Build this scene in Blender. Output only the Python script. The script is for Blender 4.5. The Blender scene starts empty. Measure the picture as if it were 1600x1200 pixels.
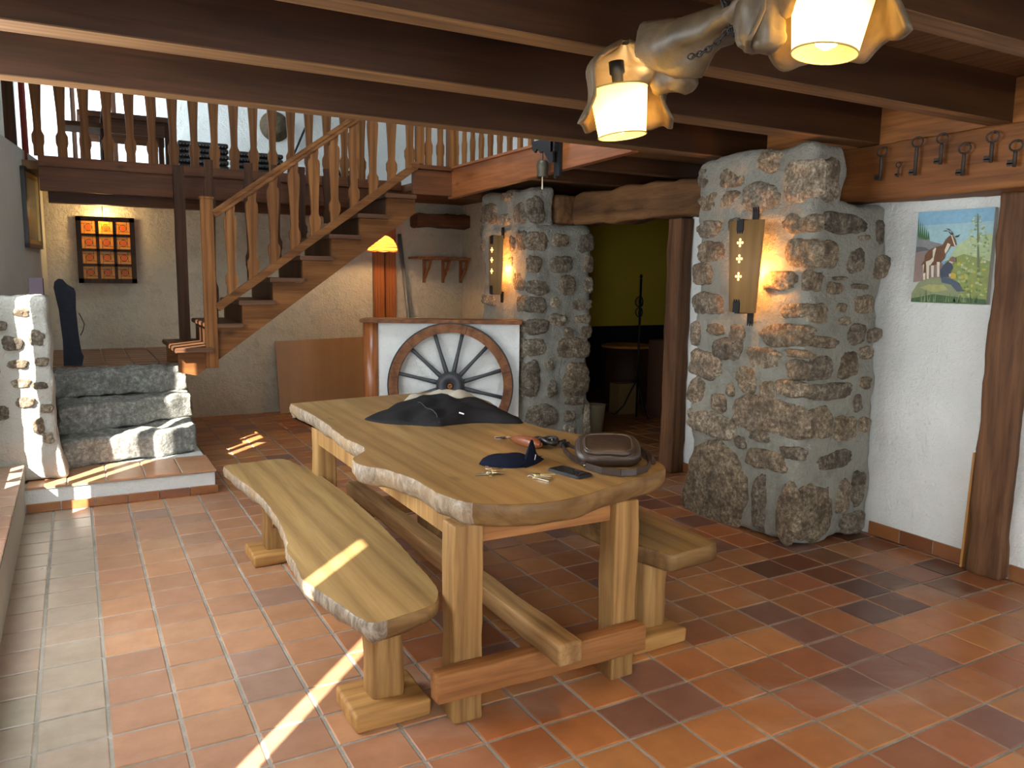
import bpy, bmesh, math, random
from mathutils import Vector, Matrix, noise
random.seed(7)
S = bpy.context.scene
COL = S.collection
PI = math.pi
# ------------------------------------------------------------------ camera
cam_d = bpy.data.cameras.new('camera'); cam = bpy.data.objects.new('camera', cam_d); COL.objects.link(cam)
cam_d.sensor_width = 36; cam_d.lens = 1233.4 / 1600 * 36; cam_d.clip_start = .05
yaw, pit, rol = .5058, -.13475, .01337
fw = Vector((math.sin(yaw)*math.cos(pit), math.cos(yaw)*math.cos(pit), math.sin(pit)))
rt = Vector((math.cos(yaw), -math.sin(yaw), 0)); up = rt.cross(fw)
r2 = rt*math.cos(rol)+up*math.sin(rol); u2 = -rt*math.sin(rol)+up*math.cos(rol)
M = Matrix((r2, u2, -fw)).transposed().to_4x4(); M.translation = Vector((0, 0, 1.5))
cam.matrix_world = M
S.camera = cam
# ------------------------------------------------------------------ world, sun, daylight, exposure
S.view_settings.view_transform = 'Standard'; S.view_settings.look = 'None'
S.view_settings.gamma = 1; S.view_settings.use_curve_mapping = False
S.view_settings.exposure = 0.45
w = bpy.data.worlds.new('sky'); S.world = w; w.use_nodes = True
bg = w.node_tree.nodes['Background']; bg.inputs[0].default_value = (.78, .89, 1, 1); bg.inputs[1].default_value = 3.0
def light(name, typ, loc, energy, color, **k):
    d = bpy.data.lights.new(name, typ); d.energy = energy; d.color = color
    for a, b in k.items():
        if a != 'rot': setattr(d, a, b)
    o = bpy.data.objects.new(name, d); o.location = loc
    if 'rot' in k: o.rotation_euler = k['rot']
    COL.objects.link(o); return o
sd = Vector((.68, .733, -.75)).normalized()
sun = light('sun', 'SUN', (-4, -2, 5), 26, (1, .95, .86), angle=.009)
sun.rotation_euler = sd.to_track_quat('-Z', 'Y').to_euler()
DAY = (.88, .95, 1)
def day(name, loc, toward, sx, sy, e, color=DAY):
    o = light(name, 'AREA', loc, e, color, shape='RECTANGLE', size=sx, size_y=sy)
    o.rotation_euler = Vector(toward).to_track_quat('-Z', 'Y').to_euler(); return o
day('daylight_side_window', (-.52, 3.3, 1.5), (1, 0, -.15), 1.3, 1.5, 46)
day('daylight_side_window', (-.52, -.4, 1.5), (1, 0, -.1), 1.3, 1.7, 52)
day('added_door_fill', (1.6, -2.45, 1.25), (.1, 1, 0), 2.2, 2.0, 62)  # added fill at a made-up glazed door behind the camera
day('daylight_stair_window', (-.52, 5.28, 1.9), (1, .15, -.1), 2.0, .5, 22)
day('upper_left_fill', (-.25, 9.6, 3.5), (1, .25, -.1), 1.6, 1.5, 80, (.74,.88,1))  # added fill for the upper room, no window in this wall
day('upper_side_fill', (2.0, 4.3, 4.2), (.75, .8, -.35), 1.6, .8, 60, (.74,.88,1))  # added fill for the upper walls, no opening behind it
# ------------------------------------------------------------------ mesh helpers
class MB:
    def __init__(s): s.v = []; s.f = []; s.m = []; s.sm = []; s.c = []
    def vert(s, p, c=None): s.v.append(tuple(p)); s.c.append(c or (1, 1, 1)); return len(s.v)-1
    def face(s, idx, m=0, sm=False): s.f.append(tuple(idx)); s.m.append(m); s.sm.append(sm)
    def box(s, x0, x1, y0, y1, z0, z1, m=0):
        i = len(s.v)
        for x in (x0, x1):
            for y in (y0, y1):
                for z in (z0, z1): s.vert((x, y, z))
        for q in ((0,1,3,2),(4,6,7,5),(0,4,5,1),(2,3,7,6),(0,2,6,4),(1,5,7,3)): s.face([i+k for k in q], m)
        return s
    def bar(s, a, b, w, h, m=0, upv=(0, 0, 1), taper=1.):
        a = Vector(a); b = Vector(b); d = (b-a).normalized(); u = Vector(upv)
        if abs(d.dot(u)) > .98: u = Vector((0, 1, 0))
        x = d.cross(u).normalized(); y = x.cross(d).normalized(); i = len(s.v)
        for p, k in ((a, 1.), (b, taper)):
            for sx, sy in ((-1,-1),(1,-1),(1,1),(-1,1)): s.vert(p + x*(sx*w/2*k) + y*(sy*h/2*k))
        for q in ((3,2,1,0),(4,5,6,7),(0,1,5,4),(1,2,6,5),(2,3,7,6),(3,0,4,7)): s.face([i+k for k in q], m)
        return s
    def prism(s, poly, axis, a, b, m=0):
        # poly in the two other axes, extruded along axis from a to b
        n = len(poly); i = len(s.v)
        def P(p, t):
            return {'x': (t, p[0], p[1]), 'y': (p[0], t, p[1]), 'z': (p[0], p[1], t)}[axis]
        for t in (a, b):
            for p in poly: s.vert(P(p, t))
        s.face([i+k for k in range(n)][::-1], m); s.face([i+n+k for k in range(n)], m)
        for k in range(n): s.face((i+k, i+(k+1) % n, i+n+(k+1) % n, i+n+k), m)
        return s
    def tube(s, pts, rad, seg=10, m=0, close=False, cap=True, nz=0):
        pts = [Vector(p) for p in pts]; n = len(pts); i0 = len(s.v)
        if not hasattr(rad, '__len__'): rad = [rad]*n
        u = None
        for k, p in enumerate(pts):
            a = pts[(k-1) % n] if (close or k > 0) else p; b = pts[(k+1) % n] if (close or k < n-1) else p
            d = (b-a).normalized()
            if u is None:
                u = Vector((0, 0, 1)) if abs(d.z) < .9 else Vector((1, 0, 0))
            x = d.cross(u).normalized(); u = x.cross(d).normalized()
            for j in range(seg):
                t = 2*PI*j/seg; q = p + (x*math.cos(t)+u*math.sin(t))*rad[k]
                if nz: q += (x*math.cos(t)+u*math.sin(t))*noise.noise(q*14)*nz
                s.vert(q)
        for k in range(n if close else n-1):
            for j in range(seg):
                a = i0+k*seg; b = i0+((k+1) % n)*seg
                s.face((a+j, a+(j+1) % seg, b+(j+1) % seg, b+j), m, True)
        if cap and not close:
            s.face([i0+j for j in range(seg)][::-1], m); s.face([i0+(n-1)*seg+j for j in range(seg)], m)
        return s
    def lathe(s, prof, c, seg=24, m=0, ax=(0, 0, 1), cap=True):
        ax = Vector(ax).normalized(); x = ax.orthogonal().normalized(); y = ax.cross(x); c = Vector(c); i0 = len(s.v)
        for r, h in prof:
            for j in range(seg):
                t = 2*PI*j/seg; s.vert(c+ax*h+(x*math.cos(t)+y*math.sin(t))*r)
        n = len(prof)
        for k in range(n-1):
            for j in range(seg):
                a = i0+k*seg; b = a+seg; s.face((a+j, a+(j+1) % seg, b+(j+1) % seg, b+j), m, True)
        if cap:
            s.face([i0+j for j in range(seg)][::-1], m); s.face([i0+(n-1)*seg+j for j in range(seg)], m)
        return s
    def rough(s, x0, x1, y0, y1, z0, z1, step=.05, amp=.008, rad=.02, m=0, fs=6, shear=None, seed=0, fine=.3):
        # rounded, noise-displaced block
        L = (x1-x0, y1-y0, z1-z0); lo = (x0, y0, z0); hi = (x1, y1, z1)
        rad = min(rad, min(L)*.45); cache = {}; G = []
        for k in range(3):
            n_ = max(1, int(math.ceil((L[k]-2*rad)/step)))
            G.append([lo[k], lo[k]+rad*.3, lo[k]+rad*.65]+[lo[k]+rad+(L[k]-2*rad)*i/n_ for i in range(n_+1)]+[hi[k]-rad*.65, hi[k]-rad*.3, hi[k]])
        N = [len(g)-1 for g in G]
        def V(ix):
            if ix in cache: return cache[ix]
            p = Vector([G[k][ix[k]] for k in range(3)])
            q = Vector([min(max(p[k], lo[k]+rad), hi[k]-rad) for k in range(3)])
            d = p-q; nn = d.normalized() if d.length > 1e-6 else Vector((0, 0, 0))
            p = q+nn*rad
            o = Vector((seed*3.1, seed, 0))
            p = p + nn*(noise.noise(p*fs+o)*amp + noise.noise(p*fs*4+o)*amp*fine)
            if shear: p = shear(p)
            cache[ix] = s.vert(p); return cache[ix]
        for ax in range(3):
            u, v = [(1, 2), (2, 0), (0, 1)][ax]
            for side in (0, N[ax]):
                for i in range(N[u]):
                    for j in range(N[v]):
                        def I(a, b):
                            t = [0, 0, 0]; t[ax] = side; t[u] = a; t[v] = b; return V(tuple(t))
                        q = (I(i, j), I(i+1, j), I(i+1, j+1), I(i, j+1))
                        s.face(q if side else q[::-1], m, True)
        return s
    def stone(s, o, U, V, Nn, cu, cv, hu, hv, prot, m=0, seed=0, sq=3.2):
        rnd = random.Random(seed); segs = 34; rings = 8; col = rnd.uniform(.0, 1)
        pal = [(.60,.53,.44),(.50,.44,.35),(.68,.62,.53),(.44,.41,.36),(.54,.47,.38),(.40,.37,.33)]
        a = pal[rnd.randrange(6)]; c = tuple(x*(.85+.3*col) for x in a); off = Vector((seed*1.7, seed*.3, 0)); sk = rnd.uniform(-.12, .12)
        cen = Vector(o)+U*cu+V*cv; i0 = len(s.v); tx, ty = rnd.uniform(-.25, .25), rnd.uniform(-.25, .25)
        for k in range(1, rings+1):
            r = k/rings
            for j in range(segs):
                t = 2*PI*j/segs; ct, st = math.cos(t), math.sin(t)
                q = (abs(ct)**sq+abs(st)**sq)**(-1/sq)
                rr = q*(1+.26*noise.noise(Vector((ct*1.2, st*1.2, 0))+off)+.12*noise.noise(Vector((ct*4, st*4, 1))+off))*1.04
                x = ct*rr*hu*r; y = st*rr*hv*r + sk*x*.5
                h = prot*(max(0, 1-r**5))**.6*(1+tx*ct*r+ty*st*r) - (.02 if k == rings else 0)
                p = cen+U*x+V*y
                h += (noise.noise(p*13+off)*.012+noise.noise(p*38)*.006)*(1-r**5)
                s.vert(p+Nn*h, c)
        cc = s.vert(cen+Nn*prot, c)
        for j in range(segs): s.face((cc, i0+j, i0+(j+1) % segs), m, True)
        for k in range(rings-1):
            for j in range(segs):
                a_ = i0+k*segs; b_ = a_+segs; s.face((a_+j, b_+j, b_+(j+1) % segs, a_+(j+1) % segs), m, True)
        return s
def wpos(o):
    p = Vector(o.location)
    while o.parent: o = o.parent; p += Vector(o.location)
    return p
def make(name, mb, mats, parent=None, loc=None, bevel=0, **props):
    if not isinstance(mats, (list, tuple)): mats = [mats]
    org = wpos(parent) if parent else Vector(loc if loc is not None else (0, 0, 0))
    me = bpy.data.meshes.new(name)
    me.from_pydata([(x-org.x, y-org.y, z-org.z) for x, y, z in mb.v], [], mb.f)
    for mt in mats: me.materials.append(mt)
    me.polygons.foreach_set('material_index', mb.m); me.polygons.foreach_set('use_smooth', mb.sm)
    if any(c != (1, 1, 1) for c in mb.c):
        at = me.color_attributes.new('tint', 'FLOAT_COLOR', 'POINT')
        at.data.foreach_set('color', [x for c in mb.c for x in (c[0], c[1], c[2], 1)])
    me.update()
    bm = bmesh.new(); bm.from_mesh(me); bmesh.ops.recalc_face_normals(bm, faces=bm.faces)
    if bevel: bmesh.ops.bevel(bm, geom=[e for e in bm.edges if len(e.link_faces) == 2 and e.calc_face_angle(0) > .5], offset=bevel, segments=2, affect='EDGES', clamp_overlap=True)
    bm.to_mesh(me); bm.free()
    o = bpy.data.objects.new(name, me); COL.objects.link(o)
    if parent: o.parent = parent
    else: o.location = org
    for k, v in props.items(): o[k] = v
    return o
def thing(name, label, cat, loc=(0, 0, 0), group=None):
    o = bpy.data.objects.new(name, None); COL.objects.link(o); o.location = loc; o['label'] = label; o['category'] = cat
    o.empty_display_size = .1
    if group: o['group'] = group
    return o
def single(name, mb, mats, label, cat, loc=None, group=None, bevel=0):
    o = make(name, mb, mats, None, loc, bevel, label=label, category=cat)
    if group: o['group'] = group
    return o
def struct(name, mb, mats, bevel=0, label=None):
    o = make(name, mb, mats, bevel=bevel, kind='structure')
    if label: o['label'] = label
    return o
# ------------------------------------------------------------------ materials
def newmat(name):
    m = bpy.data.materials.new(name); m.use_nodes = True; nt = m.node_tree; return m, nt, nt.nodes['Principled BSDF']
def N(nt, t, **k):
    n = nt.nodes.new(t)
    for a, b in k.items(): setattr(n, a, b)
    return n
def ramp(nt, fac, stops):
    r = N(nt, 'ShaderNodeValToRGB'); e = r.color_ramp.elements
    while len(e) < len(stops): e.new(.5)
    for x, (p, c) in zip(e, stops): x.position = p; x.color = (*c, 1)
    nt.links.new(fac, r.inputs[0]); return r.outputs[0]
def coords(nt, scale=(1, 1, 1), rot=(0, 0, 0)):
    tc = N(nt, 'ShaderNodeTexCoord'); mp = N(nt, 'ShaderNodeMapping'); mp.inputs['Scale'].default_value = scale; mp.inputs['Rotation'].default_value = rot
    nt.links.new(tc.outputs['Object'], mp.inputs[0]); return mp.outputs[0]
def ntex(nt, vec, scale, detail=5, rough=.55, dist=0):
    n = N(nt, 'ShaderNodeTexNoise'); n.inputs['Scale'].default_value = scale; n.inputs['Detail'].default_value = detail
    n.inputs['Roughness'].default_value = rough; n.inputs['Distortion'].default_value = dist; nt.links.new(vec, n.inputs['Vector']); return n.outputs['Fac']
def bump(nt, b, h, dist, strength=1):
    n = N(nt, 'ShaderNodeBump'); n.inputs['Distance'].default_value = dist; n.inputs['Strength'].default_value = strength
    nt.links.new(h, n.inputs['Height']); nt.links.new(n.outputs[0], b.inputs['Normal']); return n
def mix(nt, fac, a, b, mode='MIX'):
    n = N(nt, 'ShaderNodeMix', data_type='RGBA', blend_type=mode)
    if isinstance(fac, float): n.inputs[0].default_value = fac
    else: nt.links.new(fac, n.inputs[0])
    for i, v in ((6, a), (7, b)):
        if isinstance(v, tuple): n.inputs[i].default_value = (*v, 1)
        else: nt.links.new(v, n.inputs[i])
    return n.outputs[2]
def _sat(c, k=1.0): return (c[0]*1.12, c[1]*.98, c[2]*.72)
def wood(name, a, b, c, axis='x', rough=.5, sc=1., knots=0., bmp=.002, spec=.28, grain=.8):
    a, b, c = _sat(a), _sat(b), _sat(c)
    m, nt, p = newmat(name); k = {'x': (.9, 13, 13), 'y': (13, .9, 13), 'z': (13, 13, .9)}[axis]
    v = coords(nt, tuple(q*sc for q in k)); n1 = ntex(nt, v, 1., 6, .6, .9)
    v2 = coords(nt, tuple((q*.22 if q > 1 else q*.6)*sc for q in k)); n2 = ntex(nt, v2, 1.2, 3, .5, 1.5)
    col = ramp(nt, n1, [(.28, c), (.48, a), (.72, b)])
    col = mix(nt, ramp(nt, n2, [(.35, (.0, .0, .0)), (.75, (.8, .8, .8))]), col, c)
    kk = {'x': (.35, 5, 5), 'y': (5, .35, 5), 'z': (5, 5, .35)}[axis]
    wv_ = N(nt, 'ShaderNodeTexWave', bands_direction={'x': 'Y', 'y': 'X', 'z': 'X'}[axis]); nt.links.new(coords(nt, tuple(q*sc for q in kk)), wv_.inputs['Vector'])
    wv_.inputs['Scale'].default_value = 1.5; wv_.inputs['Distortion'].default_value = 9; wv_.inputs['Detail'].default_value = 3; wv_.inputs['Detail Scale'].default_value = .7
    col = mix(nt, grain, col, ramp(nt, wv_.outputs['Fac'], [(.0, (.68,.62,.56)), (.25, (.90,.88,.86)), (1, (1.08,1.08,1.08))]), 'MULTIPLY')
    fib = ntex(nt, coords(nt, {'x': (3, 70, 70), 'y': (70, 3, 70), 'z': (70, 70, 3)}[axis]), 1, 3, .6)
    col = mix(nt, grain, col, ramp(nt, fib, [(.3, (.68,.66,.64)), (.55, (1,1,1)), (.75, (1.15,1.15,1.15))]), 'MULTIPLY')
    if knots:
        v3 = coords(nt, {'x': (1.6, 3.5, 3.5), 'y': (3.5, 1.6, 3.5), 'z': (3.5, 3.5, 1.6)}[axis])
        vo = N(nt, 'ShaderNodeTexVoronoi'); vo.inputs['Scale'].default_value = 1.1; nt.links.new(v3, vo.inputs['Vector'])
        col = mix(nt, ramp(nt, vo.outputs['Distance'], [(.04, (knots,)*3), (.11, (0, 0, 0))]), col, tuple(x*.35 for x in c))
    nt.links.new(col, p.inputs['Base Color']); p.inputs['Roughness'].default_value = rough; p.inputs['Specular IOR Level'].default_value = spec
    bump(nt, p, n1, bmp); return m
def plaster(name, a, b, bmp=.01, sc=18, stain=None, rough=.95):
    m, nt, p = newmat(name); v = coords(nt); n1 = ntex(nt, v, sc, 8, .6); n2 = ntex(nt, v, 1.6, 4, .6); n3 = ntex(nt, v, sc*3.5, 5, .7)
    col = mix(nt, ramp(nt, n2, [(.35, (0, 0, 0)), (.7, (1, 1, 1))]), a, b)
    if stain: col = mix(nt, ramp(nt, ntex(nt, v, 9, 8, .7), [(.5, (0, 0, 0)), (.72, (.6, .6, .6))]), col, stain)
    nt.links.new(col, p.inputs['Base Color']); p.inputs['Roughness'].default_value = rough; p.inputs['Specular IOR Level'].default_value = .1
    ad = N(nt, 'ShaderNodeMath', operation='ADD'); nt.links.new(n1, ad.inputs[0]); nt.links.new(n3, ad.inputs[1])
    n7 = ntex(nt, v, sc*.4, 6, .65); ad2 = N(nt, 'ShaderNodeMath', operation='MULTIPLY_ADD'); nt.links.new(n7, ad2.inputs[0]); ad2.inputs[1].default_value = 2.0; nt.links.new(ad.outputs[0], ad2.inputs[2])
    bump(nt, p, ad2.outputs[0], bmp); return m
def stonemat(name, dark, light_, sc=30, bmp=.012, tint=True):
    m, nt, p = newmat(name); v = coords(nt); n = ntex(nt, v, sc, 8, .75); n2 = ntex(nt, v, 5, 4, .6)
    n9 = ntex(nt, v, 12, 5, .7); col = ramp(nt, n, [(.34, dark), (.5, tuple(x*.6+y*.4 for x, y in zip(dark, light_))), (.64, light_)])
    col = mix(nt, ramp(nt, n9, [(.36, (.8,.8,.8)), (.55, (0,0,0))]), col, dark)
    at = N(nt, 'ShaderNodeVertexColor', layer_name='tint'); col = mix(nt, 1., col, at.outputs[0], 'MULTIPLY') if tint else col
    col = mix(nt, ramp(nt, n2, [(.5, (0, 0, 0)), (.75, (.6, .6, .6))]), col, tuple(x*.6 for x in dark))
    nt.links.new(col, p.inputs['Base Color']); p.inputs['Roughness'].default_value = .85; p.inputs['Specular IOR Level'].default_value = .25
    n5 = ntex(nt, v, 13, 6, .7); ad = N(nt, 'ShaderNodeMath', operation='MULTIPLY_ADD'); nt.links.new(n5, ad.inputs[0]); ad.inputs[1].default_value = 1.5; nt.links.new(n, ad.inputs[2]); bump(nt, p, ad.outputs[0], bmp); return m
def plain(name, c, rough=.5, metal=0., nz=0., bmp=0., sc=60, coat=0.):
    m, nt, p = newmat(name); p.inputs['Base Color'].default_value = (*c, 1); p.inputs['Roughness'].default_value = rough; p.inputs['Metallic'].default_value = metal
    p.inputs['Coat Weight'].default_value = coat
    if rough > .74: p.inputs['Specular IOR Level'].default_value = .12
    v = coords(nt); n = ntex(nt, v, sc, 4, .6)
    if nz: nt.links.new(mix(nt, n, tuple(x*(1-nz) for x in c), tuple(min(1, x*(1+nz)) for x in c)), p.inputs['Base Color'])
    if bmp: bump(nt, p, n, bmp)
    return m
def emit(name, c, s):
    m, nt, p = newmat(name); p.inputs['Base Color'].default_value = (*c, 1); p.inputs['Emission Color'].default_value = (*c, 1); p.inputs['Emission Strength'].default_value = s; return m
def translucent(name, c, c2=None, mixf=.7, sc=20):
    m, nt, p = newmat(name); t = N(nt, 'ShaderNodeBsdfTranslucent'); ms = N(nt, 'ShaderNodeMixShader'); out = nt.nodes['Material Output']
    v = coords(nt); col = mix(nt, ntex(nt, v, sc, 4), c, c2 or c)
    nt.links.new(col, t.inputs[0]); nt.links.new(col, p.inputs['Base Color']); p.inputs['Roughness'].default_value = .5
    ms.inputs[0].default_value = mixf; nt.links.new(p.outputs[0], ms.inputs[1]); nt.links.new(t.outputs[0], ms.inputs[2]); nt.links.new(ms.outputs[0], out.inputs[0]); return m

W_BEAM = wood('beam_wood', (.052,.023,.010), (.082,.036,.015), (.022,.010,.006), 'x', .5, .6, .8)
W_BEAMB = wood('beam_underside_wood', (.16,.088,.042), (.22,.125,.06), (.09,.048,.024), 'x', .6, 1)
W_KEY = wood('old_beam_wood', (.25,.105,.035), (.34,.155,.052), (.10,.042,.017), 'y', .6, .8, .6, .004)
W_LINT = wood('lintel_wood', (.13,.07,.035), (.20,.11,.055), (.06,.035,.02), 'y', .75, .6, .3, .006)
W_RED = wood('varnished_beam_wood', (.24,.088,.036), (.31,.125,.052), (.13,.048,.02), 'y', .34, .7, .7, .001, .35)
W_REDX = wood('varnished_edge_wood', (.105,.040,.017), (.15,.06,.025), (.06,.023,.011), 'x', .5, .7, .6, .001, .2)
W_STAIR = wood('stair_wood', (.165,.075,.028), (.225,.108,.042), (.09,.039,.016), 'x', .55, .8, .6, .001, .15)
W_STAIRZ = wood('baluster_wood', (.165,.075,.028), (.225,.108,.042), (.09,.039,.016), 'z', .55, .8, .5, .001, .15)
W_DARKZ = wood('dark_post_wood', (.055,.026,.014), (.08,.036,.02), (.03,.014,.009), 'z', .55, .8, .4, .001, .15)
W_DARKX = wood('dark_tread_wood', (.10,.05,.03), (.14,.075,.047), (.055,.028,.018), 'x', .5, .8, .2, .001, .2)
W_POST = wood('hewn_post_wood', (.12,.062,.036), (.18,.095,.058), (.055,.028,.017), 'z', .7, .7, .4, .006)
W_TOP = wood('tabletop_wood', (.28,.195,.095), (.36,.265,.145), (.18,.115,.05), 'y', .42, .45, .75, .0015, .5, .6)
W_BENCH = wood('bench_wood', (.29,.205,.10), (.37,.275,.145), (.19,.125,.06), 'y', .5, .4, .7, .0015, .4, .6)
W_LEG = wood('leg_wood', (.32,.20,.09), (.41,.275,.14), (.19,.11,.045), 'z', .6, .8, .7, .002)
W_RAILX = wood('rail_wood', (.30,.145,.06), (.39,.21,.10), (.17,.07,.028), 'x', .6, .8, .5, .002)
W_RAILY = wood('stretcher_wood', (.26,.16,.08), (.35,.23,.125), (.14,.08,.035), 'y', .6, .8, .4, .003)
W_PLY = wood('plywood_brown', (.33,.205,.12), (.37,.235,.14), (.28,.17,.10), 'z', .38, .3, 0, .0005, .5, .1)
W_ROUND = wood('round_post_wood', (.33,.125,.048), (.42,.17,.07), (.20,.07,.028), 'z', .3, 1, .4, .001, .6)
W_WHEEL = wood('wheel_rim_wood', (.19,.085,.042), (.26,.125,.068), (.10,.045,.025), 'x', .7, .8, 0, .003)
W_PALE = wood('pale_plank_wood', (.44,.24,.10), (.50,.30,.14), (.33,.17,.07), 'z', .6, .8, .3, .001)
W_ROOT = wood('root_wood', (.095,.075,.055), (.15,.12,.09), (.045,.035,.025), 'x', .5, .5, 0, .004, .4, .5)
W_STAVE = wood('stave_wood', (.22,.145,.075), (.27,.18,.10), (.17,.11,.055), 'z', .6, .5, 0, .001, .2, .3)
def bark():
    m, nt, p = newmat('live_edge_bark'); v = coords(nt, (1, 1, .45)); n = ntex(nt, v, 26, 7, .7, 1.2); n2 = ntex(nt, coords(nt), 5, 3)
    col = ramp(nt, n, [(.32, (.10,.068,.042)), (.47, (.21,.155,.105)), (.58, (.34,.275,.205)), (.72, (.46,.40,.33))])
    col = mix(nt, ramp(nt, n2, [(.42, (0,0,0)), (.65, (.7,.7,.7))]), col, (.30,.185,.085))
    nt.links.new(col, p.inputs['Base Color']); p.inputs['Roughness'].default_value = .55; bump(nt, p, n, .008); return m
BARK = bark()
W_END = wood('end_grain_wood', (.20,.125,.06), (.30,.20,.105), (.10,.06,.03), 'x', .5, .9, .5, .004, .3, .45)
W_FOOT = wood('foot_wood', (.36,.21,.085), (.45,.28,.125), (.22,.115,.045), 'x', .6, .6, .5, .002, .28, .6)
PL_WHITE = plaster('white_plaster', (.74,.74,.70), (.64,.65,.62), .010, 14)
PL_GREY = plaster('old_cream_plaster', (.62,.55,.42), (.53,.47,.36), .022, 11, (.36,.32,.25))
PL_LEFT = plaster('smooth_grey_plaster', (.56,.53,.46), (.50,.47,.41), .006, 14)
PL_YEL = plaster('ochre_paint', (.72,.55,.07), (.66,.50,.06), .003, 20)
PL_DARK = plaster('dark_blue_paint', (.012,.014,.02), (.018,.02,.026), .002, 20)
MORTAR = plaster('cement_mortar', (.36,.345,.29), (.29,.28,.235), .022, 20, (.18,.17,.14))
STONE = stonemat('granite_rubble', (.16,.13,.10), (1.0,.90,.76), 46, .018)
GRAN = stonemat('grey_granite', (.17,.17,.15), (.58,.57,.51), 36, .02, False)
IRON = plain('black_iron', (.022,.021,.022), .5, .6, .3, .001, 40)
RUST = plain('rusty_iron', (.05,.036,.028), .65, .5, .4, .002, 60)
STEEL = plain('key_steel', (.62,.58,.50), .3, 1)
BRASS = plain('dull_brass', (.52,.40,.18), .35, 1)
GREYPOLE = plain('grey_metal_pole', (.16,.165,.16), .45, .3)
def tilemat():
    m, nt, p = newmat('terracotta_tile'); v = coords(nt)
    at = N(nt, 'ShaderNodeVertexColor', layer_name='tint'); n = ntex(nt, v, 9, 6, .65); n2 = ntex(nt, v, 1.3, 5, .65, .6); n3 = ntex(nt, v, 60, 3)
    col = mix(nt, ramp(nt, n, [(.35, (.80,.76,.74)), (.65, (1.15,1.1,1.08))]), (0, 0, 0), (1, 1, 1))
    base = mix(nt, 1., at.outputs[0], ramp(nt, n, [(.3, (.78,.74,.72)), (.68, (1,1,1))]), 'MULTIPLY')
    base = mix(nt, ramp(nt, n2, [(.56, (0,0,0)), (.74, (.38,.38,.38))]), base, (.52,.42,.34))
    nt.links.new(base, p.inputs['Base Color'])
    mr = N(nt, 'ShaderNodeMapRange'); mr.inputs[3].default_value = .20; mr.inputs[4].default_value = .46; nt.links.new(n2, mr.inputs[0]); nt.links.new(mr.outputs[0], p.inputs['Roughness'])
    p.inputs['Specular IOR Level'].default_value = .5
    bump(nt, p, n, .0015); return m
TILE = tilemat()
GROUT = plaster('grey_grout', (.36,.33,.28), (.20,.18,.15), .003, 40, (.52,.50,.46))
def tcol(rnd, x=0, y=0):
    c = rnd.choice([(.40,.152,.052),(.43,.175,.060),(.35,.128,.048),(.46,.195,.066),(.33,.118,.048),(.41,.162,.056)])
    k = rnd.uniform(.82, 1.12)
    if rnd.random() < .07: c = (.24,.11,.075)
    return tuple(q*k for q in c)
def tiles(mb, xs, ys, z, g=.006, th=.008, mat=0, ok=None, seed=1, to=None):
    rnd = random.Random(seed)
    for i in range(len(xs)-1):
        for j in range(len(ys)-1):
            x0, x1, y0, y1 = xs[i]+g, xs[i+1]-g, ys[j]+g, ys[j+1]-g
            if x1-x0 < .02 or y1-y0 < .02: continue
            cx, cy = (x0+x1)/2, (y0+y1)/2
            if ok and not ok(cx, cy): continue
            c = tcol(rnd, cx, cy); b = .004
            if to: c = to(c, cx, cy, rnd)
            tz = [rnd.uniform(-.0009, .0009) for _ in range(4)]
            P = [(x0, y0), (x1, y0), (x1, y1), (x0, y1)]; Q = [(x0+b, y0+b), (x1-b, y0+b), (x1-b, y1-b), (x0+b, y1-b)]
            lo = [mb.vert((a[0], a[1], z-th), c) for a in P]; mi = [mb.vert((a[0], a[1], z-.0025+t), c) for a, t in zip(P, tz)]; tp = [mb.vert((a[0], a[1], z+t), c) for a, t in zip(Q, tz)]
            mb.face(tp, mat)
            for k in range(4):
                l = (k+1) % 4; mb.face((mi[k], mi[l], tp[l], tp[k]), mat); mb.face((lo[k], lo[l], mi[l], mi[k]), mat)
# ------------------------------------------------------------------ floor
fl = MB()
xs = [.028+.2133*k for k in range(-5, 19)]; xs2 = [.028+.2133*k for k in range(19, 38)]
ys = [1.918-.209*k for k in range(22, 0, -1)]+[1.918, 2.12, 2.325, 2.52, 2.722, 2.922, 3.125, 3.325, 3.53, 3.733, 3.938, 4.14, 4.34, 4.552]
while ys[-1] < 8.7: ys.append(ys[-1]+.206)
def worn(c, x, y, rnd):  # tile tint by zone: left edge dirt, painted window sheen, darker areas
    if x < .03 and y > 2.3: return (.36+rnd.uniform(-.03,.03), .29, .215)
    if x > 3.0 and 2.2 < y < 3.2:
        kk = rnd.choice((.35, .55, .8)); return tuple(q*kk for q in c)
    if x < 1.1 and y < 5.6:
        k = .42*min(1, (1.3-x)/.7); return tuple(q*(1-k)+d*k for q, d in zip(c, (.47,.33,.23)))  # paler: window sheen painted into the tile colour
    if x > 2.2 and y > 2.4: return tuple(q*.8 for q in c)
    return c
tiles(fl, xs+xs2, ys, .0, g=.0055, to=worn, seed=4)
x0, y0, x1, y1 = -.8, -2.7, 8.1, 8.85
fl.box(x0, x1, y0, y1, -.08, -.0035, 1)
struct('floor', fl, [TILE, GROUT])
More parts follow.
